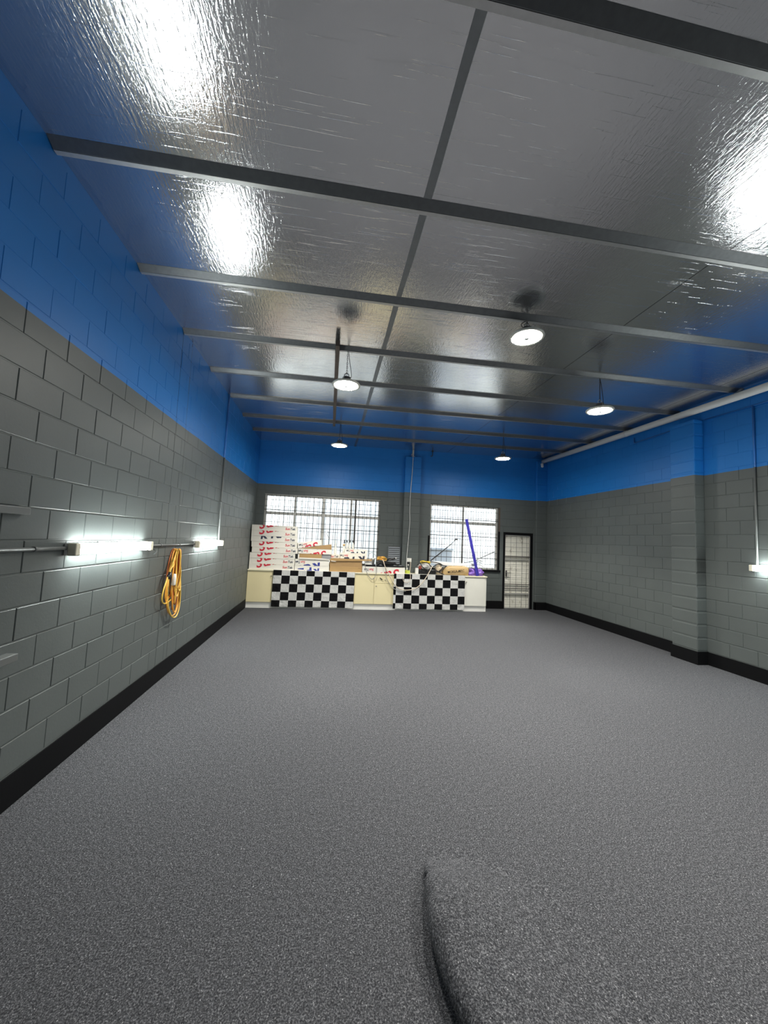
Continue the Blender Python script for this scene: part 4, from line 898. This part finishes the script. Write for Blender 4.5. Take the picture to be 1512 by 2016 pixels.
MB().tube(bez([(3.25, 9.345, 1.742), (3.285, 9.35, 1.80), (3.31, 9.35, 1.795), (3.325, 9.35, 1.77)], 5), 0.014, 8).build('clamp', 'black_plastic', r1)
MB().tube([(3.31, 9.352, 1.79), (3.36, 9.354, 1.822), (3.42, 9.356, 1.815)], 0.006, 6).build('tip', 'black_plastic', r1)
r2 = empty('silver_rod', (2.69, 9.3, 1.2), 'thin silver rod leaning below the black rod', 'rod')
MB().tube([(2.668, 9.282, 1.224), (2.968, 9.34, 1.484), (3.10, 9.36, 1.60)], 0.007, 8).build('rod', 'steel', r2)
MB().tube([(2.665, 9.281, 1.222), (2.71, 9.290, 1.258)], 0.011, 8).build('grip', 'grey_plastic', r2)
r3 = empty('grey_rod', (3.87, 9.3, 1.29), 'grey flat rod leaning right of the blue pole', 'rod')
MB().tube([(3.80, 9.28, 1.262), (4.10, 9.33, 1.392), (4.345, 9.36, 1.497)], 0.014, 4).build('bar', 'grey_plastic', r3)
MB().tube([(4.30, 9.355, 1.478), (4.36, 9.362, 1.503)], 0.017, 8).build('end', 'grey_plastic', r3)
sq = empty('squeegee', (3.75, 9.25, 1.17), 'dark thin squeegees lying on the white sheet by the pole', 'squeegee')
MB().tube(bez([(3.49, 9.25, 1.20), (3.62, 9.25, 1.215), (3.75, 9.25, 1.245), (3.90, 9.25, 1.262), (3.99, 9.25, 1.245)], 6), 0.008, 6).build('handle', 'dark_frame', sq)
MB().tube(bez([(3.72, 9.22, 1.20), (3.86, 9.22, 1.225), (3.97, 9.22, 1.20)], 6), 0.007, 6).build('blade', 'black_plastic', sq)
MB().tube(bez([(3.80, 9.20, 1.16), (3.92, 9.20, 1.15), (4.02, 9.20, 1.10)], 6), 0.010, 6).build('grip', 'white_plastic', sq)

# ------------------------------------------------------------------ carpet ruck in the foreground
def ruck():
    m = MB(); nt = 56
    # crest line of the fold, from its far tip towards (and past) the viewer; left face bulges over, right side eases into the floor
    sp_ = bez([(0.625, 2.10, 0), (0.605, 2.02, 0), (0.588, 1.95, 0), (0.582, 1.88, 0), (0.575, 1.78, 0), (0.555, 1.64, 0), (0.560, 1.50, 0), (0.585, 1.34, 0), (0.63, 1.10, 0), (0.69, 0.80, 0), (0.73, 0.55, 0)], 9)
    n = len(sp_); rows = []
    for i, p in enumerate(sp_):
        a = i / (n - 1)
        q_ = min(1, a / 0.50); q_ = q_ * q_ * (3 - 2 * q_); pin = math.exp(-((a - 0.245) / 0.022) ** 2)
        H_ = max(0.125 * q_ + 0.012 * math.exp(-((a - 0.16) / 0.05) ** 2), 0.002)
        Wd = 0.20 + 0.50 * min(1, a / 0.5); bul = 0.55 * H_; row = []
        for k in range(nt + 1):
            t = k / nt
            if t < 0.40:      # left face: undercut at the floor, bulging out, rolling over to the crest
                q = t / 0.40; ang = -0.5 * math.pi * 0.75 + q * (0.5 * math.pi * 1.75)
                x = bul * (1 - math.cos(ang)) - bul * 0.62 if False else bul * (0.35 - math.cos(ang)); z = H_ * 0.5 * (math.sin(ang) + math.sin(0.5 * math.pi * 0.75)) / (1 + math.sin(0.5 * math.pi * 0.75)) * 2
            else:
                q = (t - 0.40) / 0.60; x = bul * 0.35 + (Wd - bul * 0.35) * q; z = H_ * (0.5 + 0.5 * math.cos(math.pi * q ** 0.85))
            wv = 1 + 0.10 * mnoise.noise(Vector((x * 6, p.y * 4, 1))) * min(1, z / 0.02)
            row.append((p.x + x + 0.020 * pin * (1 - t), p.y + 0.12 * x, z * wv + 0.0015 - (0.004 if k in (0, nt) else 0)))
        rows.append(m.addv(row))
    for i in range(n - 1):
        a, b = rows[i], rows[i + 1]; m.addf([(a + k, b + k, b + k + 1, a + k + 1) for k in range(nt)], True)
    o = m.build('carpet_fold', 'carpet'); return tag(o, 'rucked up fold of loose grey carpet in the foreground', 'carpet')
ruck()
